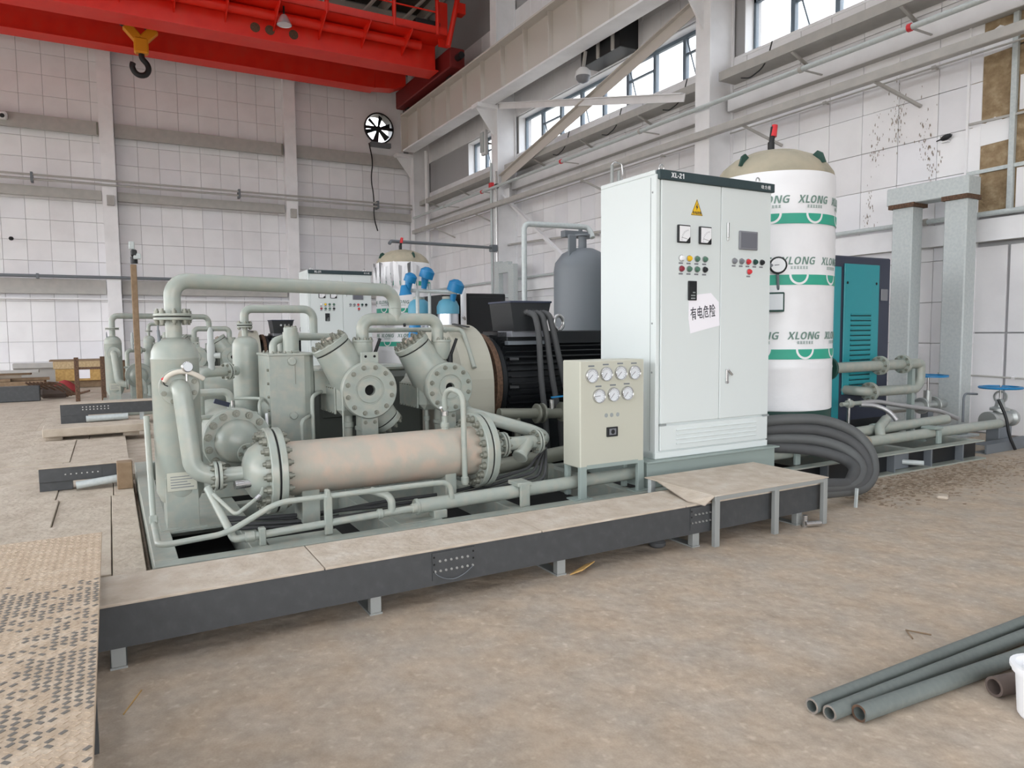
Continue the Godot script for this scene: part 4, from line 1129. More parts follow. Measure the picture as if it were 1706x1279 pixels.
	part("rib", MB.new().bx(1.323, 1.327, 1.08, 1.24, -6.0, -5.994), M.bolt, b)
	part("inspection_plate", MB.new().bx(1.17, 1.29, 1.03, 1.16, -6.0, -5.996), M.paint, b)
	part("boss", MB.new().disc(V(1.3, 0.82, -6.0), V(0, 0, 1), 0.032, 0.03, 0.006, 20), M.paint, b)
	for kk in 4: part("side_bolt", MB.new().cyl(V(1.12, 1.2 - kk * 0.11, -6.04), V(1.105, 1.2 - kk * 0.11, -6.04), 0.011, -1, 8), M.bolt, b)
	part("inlet_bend", MB.new().tube([V(1.2, 1.33, -6.25), V(1.2, 1.43, -6.25), V(1.3, 1.46, -6.3)], 0.032, 0.07, 14), M.paint, b)
	part("bracket_link", MB.new().bx(1.5, 1.63, 0.98, 1.18, -6.12, -6.08, 0.004), M.paint, b)
	unit["block"] = b
	var lg := thing("level_gauge", "short upright sight glass in front of vertical block", "gauge", V(1.06, 0.62, -5.95))
	part("tube", MB.new().cyl(V(1.07, 0.72, -5.92), V(1.07, 0.86, -5.92), 0.012, -1, 10), M.white, lg)
	part("valve", MB.new().cyl(V(1.03, 0.7, -5.92), V(1.12, 0.7, -5.92), 0.02, -1, 8).cyl(V(1.07, 0.22, -5.92), V(1.07, 0.72, -5.92), 0.014, -1, 8), M.paint, lg)
	# cooling water line over the cylinders
	var wl := thing("water_line", "thin grey water line running over both cylinders to flywheel guard", "pipe", V(2.4, 1.5, -6.3))
	part("tube", MB.new().tube([V(1.98, 1.22, -6.25), V(1.98, 1.52, -6.25), V(2.98, 1.52, -6.25), V(2.98, 1.16, -6.0)], 0.022, 0.06, 14), M.paint, wl)
	part("union", MB.new().disc(V(2.78, 1.52, -6.25), V(1, 0, 0), 0.03, 0.03, 0.004, 12), M.paint, wl)

func build_exchangers() -> void:
	# ---- horizontal exchanger in front, axis along the skid ----
	var y := 0.575
	var z := -4.95
	var o := thing("heat_exchanger", "large dusty horizontal exchanger shell with bolted end flanges in front", "heat exchanger", V(1.7, 0.21, z))
	part("shell", MB.new().cyl(V(0.95, y, z), V(2.46, y, z), 0.186, -1, 48), M.pink_dust, o)
	var lf := part("end_flange", MB.new().disc(V(0.865, y, z), V(1, 0, 0), 0.29, 0.05, 0.006, 48).disc(V(0.928, y, z), V(1, 0, 0), 0.29, 0.045, 0.006, 48), M.paint, o)
	part("gasket", MB.new().cyl(V(0.914, y, z), V(0.929, y, z), 0.277, -1, 48), M.gasket, lf)
	bolts(lf, V(0.865, y, z), V(-1, 0, 0), 0.248, 18, 0.028)
	bolts(lf, V(0.973, y, z), V(1, 0, 0), 0.248, 18, 0.024)
	part("head", MB.new().lathe([Vector2(0.2, 0), Vector2(0.195, 0.04), Vector2(0.165, 0.09), Vector2(0.11, 0.125), Vector2(0.05, 0.14), Vector2(0, 0.142)], V(0.865, y, z), V(-1, 0, 0), 40), M.paint, o)
	part("nozzle", MB.new().cyl(V(0.595, y, z), V(0.78, y, z), 0.05, -1, 22), M.paint, o)
	part("drain_nozzle", MB.new().cyl(V(0.66, y - 0.05, z + 0.12), V(0.78, y - 0.05, z + 0.1), 0.028, -1, 14), M.chrome, o)
	var rf := part("end_flange", MB.new().disc(V(2.42, y, z), V(1, 0, 0), 0.29, 0.05, 0.006, 48).disc(V(2.482, y, z), V(1, 0, 0), 0.29, 0.05, 0.006, 48), M.paint, o)
	part("gasket", MB.new().cyl(V(2.47, y, z), V(2.483, y, z), 0.279, -1, 48), M.gasket, rf)
	bolts(rf, V(2.42, y, z), V(-1, 0, 0), 0.248, 18, 0.028)
	bolts(rf, V(2.532, y, z), V(1, 0, 0), 0.248, 18, 0.019)
	part("head", MB.new().lathe([Vector2(0.2, 0), Vector2(0.17, 0.06), Vector2(0.1, 0.1), Vector2(0, 0.11)], V(2.532, y, z), V(1, 0, 0), 40), M.paint, o)
	for x in [1.145, 2.19]:
		part("saddle", MB.new().bx(x - 0.06 if x < 2 else x - 0.045, x + 0.06 if x < 2 else x + 0.045, 0.208, y - 0.1, z - 0.12, z + 0.12, 0.004), M.paint, o)
	part("vent_stub", MB.new().cyl(V(2.2, y + 0.17, z), V(2.2, y + 0.24, z), 0.03, -1, 14).disc(V(2.2, y + 0.2, z), Vector3.UP, 0.036, 0.03, 0.004, 8), M.paint, o)
	# vent line with a hook-over pipe
	var vl := thing("vent_line", "light grey hooked vent pipe standing at the right end of exchanger", "pipe", V(2.22, 0.21, -4.78))
	part("riser", MB.new().tube([V(2.2, 0.8, -4.95), V(2.2, 1.02, -4.95), V(2.215, 1.075, -4.88), V(2.26, 1.04, -4.75), V(2.262, 0.36, -4.74)], 0.021, 0.06, 14), M.paint, vl)
	part("union_nut", MB.new().disc(V(2.262, 0.37, -4.74), Vector3.UP, 0.03, 0.05, 0.004, 6), M.paint, vl)
	part("valve", MB.new().disc(V(2.2, 0.86, -4.95), Vector3.UP, 0.028, 0.04, 0.004, 6).cyl(V(2.17, 0.9, -4.93), V(2.15, 0.93, -4.91), 0.012, -1, 8), M.chrome, vl)
	# strainer and return pipe on the right
	var st := thing("strainer_pipe", "grey pipe with Y-strainer and flanges right of the exchanger", "pipe", V(2.8, 0.5, -4.98))
	part("tube", MB.new().tube([V(2.62, 0.595, -4.95), V(3.02, 0.595, -4.95), V(3.15, 0.6, -5.02), V(3.13, 0.64, -5.16), V(2.75, 0.78, -5.7)], 0.055, 0.12, 18), M.paint, st)
	flange_joint(st, "flange", V(2.68, 0.595, -4.95), V(1, 0, 0), 0.1, 0.018, 8, 0.011, M.paint)
	flange_joint(st, "flange", V(3.0, 0.595, -4.95), V(1, 0, 0), 0.1, 0.018, 8, 0.011, M.paint)
	part("strainer_leg", MB.new().cyl(V(2.93, 0.6, -4.94), V(2.82, 0.5, -4.88), 0.055, 0.05, 16).disc(V(2.83, 0.51, -4.885), V(-0.66, -0.6, 0.36), 0.065, 0.03, 0.005, 18), M.paint, st)
	# ---- cross vessel behind, head facing the front ----
	var c := V(0.8, 0.70, -5.6)
	var v := thing("cross_vessel", "round grey vessel head with ring of bolts facing the aisle", "vessel", V(0.8, 0.21, -6.4))
	part("shell", MB.new().cyl(c + V(0, 0, -1.6), c + V(0, 0, -0.05), 0.19, -1, 36), M.paint, v)
	var fl := part("end_flange", MB.new().disc(c + V(0, 0, -0.1), V(0, 0, 1), 0.245, 0.045, 0.006, 44).disc(c + V(0, 0, -0.045), V(0, 0, 1), 0.245, 0.045, 0.006, 44), M.paint, v)
	bolts(fl, c, V(0, 0, 1), 0.208, 14, 0.026, 0.2)
	part("head", MB.new().lathe([Vector2(0.165, 0), Vector2(0.16, 0.04), Vector2(0.13, 0.09), Vector2(0.08, 0.12), Vector2(0, 0.13)], c, V(0, 0, 1), 36), M.paint, v)
	var nz := part("nozzle", MB.new().tube([c + V(0.03, -0.06, 0.06), c + V(0.05, -0.08, 0.2), c + V(0.1, -0.2, 0.26), c + V(0.1, -0.34, 0.26)], 0.035, 0.08, 14), M.paint, v)
	part("nozzle_flange", MB.new().disc(c + V(0.045, -0.075, 0.13), V(0.1, -0.1, 1), 0.075, 0.016, 0.003, 20), M.paint, nz)
	bolts(nz, c + V(0.047, -0.077, 0.148), V(0.1, -0.1, 1), 0.058, 6, 0.014)
	for zz in [-0.4, -1.3]: part("saddle", MB.new().bx(c.x - 0.14, c.x + 0.14, 0.208, 0.56, c.z + zz - 0.05, c.z + zz + 0.05, 0.004), M.paint, v)
	unit["vessel"] = v
	# ---- second cooler along the back of the skid ----
	var rc := thing("rear_cooler", "plain grey cooler shell lying behind the buffer tank", "cooler", V(0.8, 0.21, -7.45))
	part("shell", MB.new().cyl(V(0.66, 1.0, -7.45), V(1.5, 1.0, -7.45), 0.19, -1, 32), M.paint, rc)
	part("end_flange", MB.new().disc(V(0.62, 1.0, -7.45), V(1, 0, 0), 0.23, 0.05, 0.006, 32), M.paint, rc)
	part("head", MB.new().lathe([Vector2(0.19, 0), Vector2(0.15, 0.06), Vector2(0, 0.1)], V(0.62, 1.0, -7.45), V(-1, 0, 0), 28), M.paint, rc)
	for x in [0.8, 1.35]: part("saddle", MB.new().bx(x - 0.04, x + 0.04, 0.208, 0.86, -7.57, -7.33, 0.004), M.paint, rc)
	for q in [[1.0, 0.95, "thin grey tie line looped between buffer tank and block"], [0.93, 0.82, "lower thin grey tie line between buffer tank and block"]]:
		single("tie_line", MB.new().tube([V(0.9, q[1], -6.45), V(1.1, q[1], -6.3), V(q[0] + 0.04, q[1] - 0.02, -6.05), V(q[0] + 0.04, 0.21, -6.02)], 0.014, 0.05, 10), M.paint, q[2], "pipe")
	part("side_tee", MB.new().cyl(V(0.55, 0.86, -5.9), V(1.0, 0.86, -5.95), 0.02, -1, 10).disc(V(0.7, 0.86, -5.915), V(1, 0, 0), 0.03, 0.03, 0.004, 8), M.paint, v)
	# ---- front rail pipes ----
	var r1 := thing("guard_rail_pipe", "bent grey pipe rail looping low round the skid corner", "pipe", V(1.0, 0.21, -4.5))
	part("tube", MB.new().tube([V(0.19, 0.95, -5.35), V(0.19, 0.305, -5.0), V(0.19, 0.285, -4.5), V(0.56, 0.305, -4.5), V(0.86, 0.455, -4.5), V(1.9, 0.455, -4.5), V(2.03, 0.45, -4.5), V(2.045, 0.33, -4.5)], 0.0185, 0.07, 12), M.paint, r1)
	for q in [1.17]: part("post", MB.new().box(V(q, 0.335, -4.49), V(0.052, 0.25, 0.03), 0.006), M.paint, r1)
	part("post", MB.new().box(V(1.17, 0.475, -4.5), V(0.03, 0.05, 0.05), 0.006), M.paint, r1)
	part("clip", MB.new().box(V(0.19, 0.33, -4.98), V(0.05, 0.05, 0.05), 0.006), M.paint, r1)
	var r2 := thing("drain_header", "grey drain pipe lying low along the front edge of skid", "pipe", V(1.2, 0.21, -4.5))
	part("tube", MB.new().cyl(V(0.62, 0.262, -4.5), V(1.76, 0.3, -4.5), 0.024, -1, 14).tube([V(0.64, 0.262, -4.5), V(0.6, 0.262, -4.5), V(0.5, 0.52, -4.85)], 0.024, 0.04, 14), M.paint, r2)
	for q in [[0.66, 0.265, 0.06], [1.5, 0.293, 0.035], [1.74, 0.3, 0.04]]: part("coupling", MB.new().disc(V(q[0], q[1], -4.5), V(1, 0, 0), 0.034, q[2], 0.004, 8), M.paint, r2)
	part("clamp_post", MB.new().box(V(0.76, 0.26, -4.49), V(0.04, 0.11, 0.05), 0.005), M.paint, r2)
	part("branch", MB.new().tube([V(1.6, 0.3, -4.5), V(1.6, 0.4, -4.5), V(1.5, 0.43, -4.62)], 0.026, 0.05, 14), M.paint, r2)
	var r3 := thing("water_main", "thick dusty grey water pipe on posts along the front edge of skid", "pipe", V(2.7, 0.21, -4.55))
	part("tube", MB.new().cyl(V(1.78, 0.3, -4.53), V(3.9, 0.325, -4.56), 0.05, -1, 20), M.paint, r3)
	part("end_ring", MB.new().disc(V(1.775, 0.3, -4.53), V(1, 0, 0), 0.056, 0.03, 0.006, 20), M.paint, r3)
	part("post", MB.new().box(V(2.62, 0.29, -4.47), V(0.08, 0.17, 0.025), 0.005), M.paint, r3)
	part("strap", MB.new().bx(2.56, 2.68, 0.355, 0.385, -4.62, -4.46, 0.005), M.paint, r3)
	part("post", MB.new().box(V(1.95, 0.235, -4.53), V(0.1, 0.06, 0.1), 0.005), M.paint, r3)
	var ti := thing("impulse_tube", "small V-bent grey tube under the left exchanger head", "pipe", V(0.7, 0.21, -4.7))
	part("tube", MB.new().tube([V(0.52, 0.5, -4.75), V(0.63, 0.38, -4.62), V(0.8, 0.47, -4.7), V(0.82, 0.5, -4.75)], 0.013, 0.03, 10), M.paint, ti)
	part("union", MB.new().cyl(V(0.76, 0.447, -4.68), V(0.79, 0.465, -4.695), 0.019, -1, 6), M.chrome, ti)
	# hoses lying in the skid below the exchanger
	for i in 4:
		single("floor_cable", MB.new().tube([V(0.6, 0.23 + i * 0.012, -4.9 - i * 0.06), V(1.1, 0.19 + 0.02 * (i % 3), -4.85 - i * 0.08 + 0.05 * (i % 2)), V(1.7, 0.2 + i * 0.01, -4.78 - i * 0.1), V(2.3, 0.22 + 0.03 * (i % 2), -4.84 - i * 0.07 + 0.07 * (i % 2)), V(3.0, 0.3 + i * 0.02, -4.8 - i * 0.08), V(3.05, 0.42, -4.86 - i * 0.06), V(3.2, 0.5, -5.1)], 0.013, 0.2, 8), M.rubber, "grey instrument cable snaking in the skid under the exchanger", "cable", "cables under the exchanger")

func build_motor() -> void:
	# flywheel guard
	var o := thing("flywheel_guard", "large rounded beige-grey flywheel guard between cylinders and motor", "guard", V(3.0, 0.21, -6.6), "flywheel guards")
	var poly := PackedVector2Array([Vector2(-0.6, 0.21)])
	for i in 25:
		var a := PI - PI * i / 24.0
		poly.append(Vector2(cos(a) * 0.6, 0.97 + sin(a) * 0.6))
	poly.append(Vector2(0.6, 0.21))
	part("cover", MB.new().extrude(poly, 0.33, Transform3D(Basis(V(0, 0, 1), V(0, 1, 0), V(-1, 0, 0)), V(3.19, 0, -6.6))), M.panel_guard if M.has("panel_guard") else M.paint, o)
	part("rim", MB.new().extrude(PackedVector2Array([Vector2(-0.61, 0.2), Vector2(0.61, 0.2), Vector2(0.61, 0.24), Vector2(-0.61, 0.24)]), 0.35, Transform3D(Basis(V(0, 0, 1), V(0, 1, 0), V(-1, 0, 0)), V(3.2, 0.01, -6.6))), M.paint, o)
	part("slot", MB.new().bar(V(3.0, 1.575, -6.5), V(3.08, 1.545, -6.33), 0.05, 0.012), M.black, o)
	unit["guard"] = o
	# motor
	var m := thing("electric_motor", "big black finned electric motor behind the gauge panel", "motor", V(4.0, 0.21, -6.6), "electric motors")
	var c := V(0, 0.98, -6.6)
	part("frame", MB.new().cyl(c + V(3.42, 0, 0), c + V(4.75, 0, 0), 0.42, -1, 40), M.black, m)
	var fins := MB.new()
	for i in 44:
		var a := TAU * i / 44.0
		var d := V(0, sin(a), cos(a))
		fins.bar(c + V(3.45, 0, 0) + d * 0.445, c + V(4.7, 0, 0) + d * 0.445, 0.012, 0.07, d)
	part("cooling_fins", fins, M.black, m).set_meta("kind", "stuff")
	part("side_box", MB.new().bx(3.5, 4.7, 1.36, 1.5, -6.85, -6.3, 0.01), M.black, m)
	part("nameplate_rail", MB.new().bx(3.47, 3.9, 1.36, 1.4, -6.3, -6.22, 0.004), M.grey_tank, m)
	part("end_shield", MB.new().disc(c + V(3.34, 0, 0), V(1, 0, 0), 0.47, 0.1, 0.03, 40), M.black, m)
	part("end_shield", MB.new().disc(c + V(4.72, 0, 0), V(1, 0, 0), 0.46, 0.12, 0.03, 40), M.black, m)
	part("coupling_ring", MB.new().pipe(c + V(3.28, 0, 0), c + V(3.34, 0, 0), 0.5, 0.4, 40), M.rust, m)
	part("shaft", MB.new().cyl(c + V(3.19, 0, 0), c + V(3.34, 0, 0), 0.1, -1, 20), M.grey_tank, m)
	for s in [-1, 1]:
		part("foot", MB.new().bx(3.5, 4.65, 0.21, 0.62, -6.6 + s * 0.42 - 0.05, -6.6 + s * 0.42 + 0.05, 0.01), M.black, m)
	for s in [0.14, -0.14]: part("air_nozzle", MB.new().cyl(V(3.44, 1.08 + s, -6.14), V(3.52, 1.08 + s, -6.1), 0.025, -1, 10), M.black, m)
	part("lifting_eye", MB.new().tube([V(4.18, 1.5, -6.4), V(4.13, 1.56, -6.4), V(4.14, 1.64, -6.4), V(4.2, 1.67, -6.4), V(4.25, 1.62, -6.4), V(4.25, 1.55, -6.4), V(4.2, 1.5, -6.4)], 0.02, 0.03, 10), M.chrome, m)
	part("terminal_neck", MB.new().bx(3.5, 3.9, 1.44, 1.56, -6.5, -6.2, 0.004), M.screen_grey, m)
	var tb := part("terminal_box", MB.new().extrude(PackedVector2Array([Vector2(3.5, 1.5), Vector2(3.86, 1.5), Vector2(3.93, 1.78), Vector2(3.46, 1.78)]), 0.45, Transform3D(Basis.IDENTITY, V(0, 0, -6.6))), M.black, m)
	part("lid", MB.new().bx(3.45, 3.94, 1.78, 1.8, -6.61, -6.14, 0.004), M.navy, tb)
	unit["motor"] = m
	for i in 3:
		var x := 3.64 + i * 0.085
		part("cable_gland", MB.new().cyl(V(x, 1.685, -6.16), V(x, 1.68, -6.09), 0.03, 0.024, 14), M.chrome, tb)
		single("motor_cable", MB.new().tube([V(x, 1.68, -6.1), V(x + 0.02, 1.66, -6.02), V(x + 0.04, 1.5, -5.98), V(x + 0.06 + 0.05 * i, 1.0, -5.97), V(x + 0.1 + 0.08 * i, 0.6, -5.95), V(x + 0.12 + 0.1 * i, 0.215, -5.95)], 0.03, 0.12, 12), M.rubber, ["thick black motor cable nearest the flywheel guard", "middle one of three thick black motor cables", "thick black motor cable nearest the white cabinet"][i], "cable", "motor cables")
	# flanged return pipes below the motor
	var rp := thing("flanged_pipe", "dark grey flanged pipe with blue-handled valve under the motor", "pipe", V(3.5, 0.5, -5.75))
	part("tube", MB.new().cyl(V(3.1, 0.74, -5.75), V(4.1, 0.68, -5.75), 0.05, -1, 16), M.bolt, rp)
	for x in [3.5, 3.56, 3.78, 3.84]: part("flange", MB.new().disc(V(x, 0.715, -5.75), V(1, -0.06, 0), 0.095, 0.022, 0.004, 24), M.bolt, rp)
	part("valve_body", MB.new().cyl(V(3.68, 0.7, -5.75), V(3.68, 0.84, -5.75), 0.026, -1, 10), M.chrome, rp)
	part("valve_handle", MB.new().bar(V(3.67, 0.86, -5.74), V(3.86, 0.875, -5.7), 0.03, 0.014), M.blue, rp)
	part("leg", MB.new().cyl(V(3.3, 0.21, -5.75), V(3.3, 0.7, -5.75), 0.03, -1, 10), M.bolt, rp)
	var lp := thing("low_pipe", "grey pipe lying low behind the exchanger below the motor", "pipe", V(3.2, 0.21, -5.3))
	part("tube", MB.new().cyl(V(2.5, 0.33, -5.25), V(3.9, 0.42, -5.35), 0.065, -1, 16), M.bolt, lp)
	part("cradle", MB.new().bx(3.3, 3.36, 0.206, 0.33, -5.37, -5.22), M.paint, lp)

const GLYPH := {
	"you": [[[1, 8], [9, 8]], [[4.6, 9.8], [3.2, 6.6], [1, 4.2]], [[3.5, 6], [3.5, 0]], [[3.5, 6], [8, 6], [8, 0.4], [6.9, 0.8]], [[3.5, 4], [8, 4]], [[3.5, 2.2], [8, 2.2]]],
	"dian": [[[2, 8], [8, 8], [8, 3], [2, 3], [2, 8]], [[2, 5.5], [8, 5.5]], [[5, 9.9], [5, 0.9], [9, 0.9], [9, 2.4]]],
	"wei": [[[4, 9.8], [2, 7]], [[3.5, 8.8], [7, 8.8], [6, 7]], [[1.5, 7], [9, 7]], [[2, 7], [1.8, 3], [0.9, 0]], [[4, 5.2], [7, 5.2], [7, 3], [6, 3.1]], [[4, 5.2], [4, 0.8], [8.6, 0.8], [8.6, 2]]],
	"xian": [[[1.5, 9.5], [1.5, 0]], [[1.5, 9], [3.5, 9], [2.5, 6.8], [3.5, 5], [2.2, 4.2]], [[6.6, 9.8], [4, 6.5]], [[6.6, 9.8], [9.5, 6.5]], [[5.3, 6.3], [7.8, 6.3]], [[4.8, 4.6], [5.6, 2]], [[6.5, 5], [6.9, 2.5]], [[8.8, 4.8], [7.8, 1.2]], [[4.2, 0.7], [9.4, 0.7]]],
	"dong": [[[1, 8], [4.5, 8]], [[0.7, 5.8], [4.8, 5.8]], [[2.6, 5.8], [1.2, 2.2], [4.2, 2.8]], [[3.8, 3.8], [4.6, 1.8]], [[5.2, 7], [9, 7], [8.7, 1], [7.5, 1.4]], [[7, 9.5], [6.8, 5], [5, 0.8]]],
	"li": [[[1.5, 6.5], [8.5, 6.5], [8, 0.8], [6.5, 1.2]], [[5, 9.5], [4.8, 5], [1.5, 0.5]]],
	"gui": [[[0.8, 7], [4.5, 7]], [[2.7, 9.5], [2.7, 0.3]], [[2.7, 6.5], [1, 3]], [[2.7, 6], [4.2, 4.5]], [[5.5, 9], [9.2, 9]], [[5.5, 9], [5.5, 1], [9.4, 1]], [[5.5, 6.5], [8.8, 6.5], [8.8, 3.8], [5.5, 3.8]]],
}

func glyphs(names: Array, size: float, pitch: float, w: float, xf: Transform3D) -> MB:
	var mb := MB.new()
	for i in names.size():
		mb.stroke(GLYPH[names[i]], w, size / 10.0, xf * Transform3D(Basis.IDENTITY, V(i * pitch, 0, 0)))
	return mb

func dial(parent: Node3D, called: String, c: Vector3, r: float, ang: float) -> void:
	var g := part(called, MB.new().lathe([Vector2(0, 0), Vector2(r, 0), Vector2(r, 0.018), Vector2(r * 0.93, 0.024), Vector2(r * 0.86, 0.018), Vector2(r * 0.86, 0.008), Vector2(0, 0.008)], c, V(0, 0, 1), 32), M.chrome, parent)
	part("dial_face", MB.new().cyl(c + V(0, 0, 0.008), c + V(0, 0, 0.0095), r * 0.85, -1, 28), M.gauge_face, g)
	var tick := MB.new()
	for i in 13:
		var a := deg_to_rad(-45.0 + 270.0 * i / 12.0)
		tick.bar(c + V(cos(a), sin(a), 0) * r * 0.62 + V(0, 0, 0.0098), c + V(cos(a), sin(a), 0) * r * 0.76 + V(0, 0, 0.0098), r * 0.04, 0.0006, V(0, 0, 1))
	var d := V(cos(ang), sin(ang), 0)
	tick.bar(c - d * r * 0.2 + V(0, 0, 0.0105), c + d * r * 0.66 + V(0, 0, 0.0105), r * 0.06, 0.0008, V(0, 0, 1))
	part("scale_and_needle", tick, M.ink, g)

func build_gauge_panel() -> void:
	var x0 := 3.07
	var x1 := 3.69
	var z1 := -4.4
	var z0 := -4.635
	var o := thing("gauge_panel", "cream instrument stand with seven round pressure gauges", "instrument panel", V(3.38, 0.21, -4.52))
	part("housing", MB.new().bx(x0, x1, 0.45, 1.27, z0, z1, 0.008), M.panel_cream, o)
	for x in [x0 + 0.03, x1 - 0.03]:
		part("leg", MB.new().bx(x - 0.03, x + 0.03, 0.21, 0.46, z1 - 0.035, z1 + 0.003, 0.003), M.frame_green, o)
		part("leg", MB.new().bx(x - 0.02, x + 0.02, 0.21, 0.46, z0, z0 + 0.04, 0.003), M.frame_green, o)
	part("bottom_rail", MB.new().bx(x0 + 0.0605, x1 - 0.0605, 0.44, 0.47, z1 - 0.03, z1 + 0.002), M.frame_green, o)
	part("foot_plate", MB.new().bx(x0 - 0.06, x0 + 0.1, 0.208, 0.218, z1 - 0.1, z1 + 0.02), M.frame_green, o)
	part("foot_plate", MB.new().bx(x1 - 0.1, x1 + 0.06, 0.208, 0.218, z1 - 0.1, z1 + 0.02), M.frame_green, o)
	var gs := [[3.174, 1.155, 0.8], [3.31, 1.163, 0.9], [3.449, 1.167, 0.8], [3.585, 1.165, 0.7], [3.241, 0.998, 0.1], [3.379, 1.002, 0.85], [3.514, 1.006, 0.85]]
	for g in gs:
		dial(o, "pressure_gauge", V(g[0], g[1], z1), 0.056, g[2] + PI)
		part("caption", MB.new().bx(g[0] - 0.028, g[0] + 0.028, g[1] + 0.068, g[1] + 0.079, z1, z1 + 0.0015), M.grey_tank, o)
	var sw := part("selector_switch", MB.new().bx(3.315, 3.42, 0.675, 0.75, z1, z1 + 0.014, 0.003), M.black, o)
	part("window", MB.new().bx(3.335, 3.4, 0.69, 0.738, z1 + 0.014, z1 + 0.016), M.screen_grey, sw)
	part("rotary_mark", MB.new().disc(V(3.367, 0.714, z1 + 0.016), V(0, 0, 1), 0.018, 0.006, 0.002, 14), M.black, sw)
	for x in [3.315, 3.367, 3.426]:
		part("worn_print", MB.new().disc(V(x, 0.843, z1), V(0, 0, 1), 0.017, 0.001, 0.0003, 14), M.cabinet_seam, o)

func build_cabinet() -> void:
	var x0 := 3.905
	var x1 := 5.175
	var z := -4.45
	var zb := -5.2
	# steel stand
	var s := thing("cabinet_stand", "grey-green steel plinth frame under the tall control cabinet", "stand", V(4.5, 0.21, -4.8))
	part("front_beam", MB.new().bx(3.74, 5.24, 0.214, 0.42, -4.47, -4.42, 0.004), M.frame_green, s)
	part("rear_beam", MB.new().bx(3.74, 5.24, 0.214, 0.42, -5.26, -5.21, 0.004), M.frame_green, s)
	part("side_beam", MB.new().bx(3.74, 3.79, 0.214, 0.42, -5.21, -4.47), M.frame_green, s)
	part("side_beam", MB.new().bx(5.19, 5.24, 0.214, 0.42, -5.21, -4.47), M.frame_green, s)
	part("top_angle", MB.new().bx(3.72, 5.27, 0.42, 0.434, -5.28, -4.39, 0.003), M.frame_green, s)
	var o := thing("control_cabinet", "tall white two-door electrical cabinet with black top strip and paper notice", "cabinet", V(4.54, 0.435, -4.82), "control cabinets")
	part("carcass", MB.new().bx(x0 - 0.05, x1 + 0.005, 0.436, 2.74, zb, z - 0.022, 0.006), M.cabinet, o)
	part("base_rail", MB.new().bx(x0 - 0.05, x1 + 0.005, 0.436, 0.49, zb, z - 0.004, 0.004), M.cabinet, o)
	part("corner_post", MB.new().bx(x0 - 0.05, x0 - 0.012, 0.49, 2.74, z - 0.03, z - 0.008, 0.003), M.cabinet, o)
	part("side_seam", MB.new().bx(x0 - 0.052, x0 - 0.049, 0.5, 2.72, z - 0.075, z - 0.07), M.cabinet_seam, o)
	for q in [[x0, 4.562, "door"], [4.568, x1, "door"]]:
		part(q[2], MB.new().bx(q[0], q[1], 0.725, 2.7, z - 0.022, z, 0.005), M.cabinet, o)
	var lp := part("louvre_panel", MB.new().bx(x0, x1, 0.5, 0.708, z - 0.022, z - 0.002, 0.005), M.cabinet, o)
	for r in 4:
		part("louvre", MB.new().box(V(4.55, 0.55 + r * 0.038, z + 0.002), V(0.95, 0.012, 0.014), 0.004, Basis(V(1, 0, 0), 0.5)), M.cabinet, lp)
	part("door_hinge", MB.new().bx(x0 - 0.01, x0 + 0.06, 0.708, 0.725, z - 0.01, z + 0.004), M.cabinet_seam, o)
	part("door_hinge", MB.new().bx(x1 - 0.06, x1 + 0.01, 0.708, 0.725, z - 0.01, z + 0.004), M.cabinet_seam, o)
	for q in [[2.6, 0.02], [1.55, 0.02], [1.15, 0.02]]: part("side_screw", MB.new().cyl(V(x0 - 0.05, q[0], z - 0.05), V(x0 - 0.055, q[0], z - 0.05), 0.008, -1, 8), M.cabinet_seam, o)
	# top strip with the printed type
	var st := part("top_strip", MB.new().bx(x0 - 0.035, x1 + 0.02, 2.7, 2.775, z - 0.03, z + 0.02, 0.004), M.dark_strip, o)
	part("roof", MB.new().bx(x0 - 0.05, x1 + 0.005, 2.74, 2.775, zb, z - 0.03, 0.005), M.cabinet, o)
	text("type_lettering", "XL-21", 0.04, Transform3D(Basis.IDENTITY, V(4.06, 2.738, z + 0.0205)), M.white, st)
	part("type_lettering", glyphs(["dong", "li", "gui"], 0.036, 0.042, 0.0035, Transform3D(Basis.IDENTITY, V(5.02, 2.719, z + 0.0205))), M.white, st)
	for x in [x0 + 0.04, x1 - 0.12]:
		part("lifting_ring", MB.new().tube([V(x - 0.022, 2.775, z - 0.05), V(x - 0.026, 2.81, z - 0.05), V(x, 2.838, z - 0.05), V(x + 0.026, 2.81, z - 0.05), V(x + 0.022, 2.775, z - 0.05)], 0.006, 0.02, 8), M.chrome, o)
	# warning triangle
	var tc := V(4.285, 2.5, z)
	var tri := part("warning_sign", MB.new().extrude(PackedVector2Array([Vector2(-0.065, -0.06), Vector2(0.065, -0.06), Vector2(0, 0.075)]), 0.0015, Transform3D(Basis.IDENTITY, tc)), M.yellow, o)
	part("sign_border", MB.new().stroke([[[-0.06, -0.057], [0.06, -0.057], [0, 0.068], [-0.06, -0.057]]], 0.004, 1.0, Transform3D(Basis.IDENTITY, tc + V(0, 0, 0.0015))), M.ink, tri)
	part("bolt_symbol", MB.new().extrude(PackedVector2Array([Vector2(0.006, 0.04), Vector2(-0.014, 0.004), Vector2(-0.002, 0.006), Vector2(-0.006, -0.018), Vector2(0.014, 0.014), Vector2(0.002, 0.012)]), 0.001, Transform3D(Basis.IDENTITY, tc + V(0, 0, 0.0015))), M.ink, tri)
	part("sign_lettering", glyphs(["you", "dian", "wei", "xian"], 0.024, 0.024, 0.003, Transform3D(Basis.IDENTITY, tc + V(-0.047, -0.05, 0.0015))), M.ink, tri)
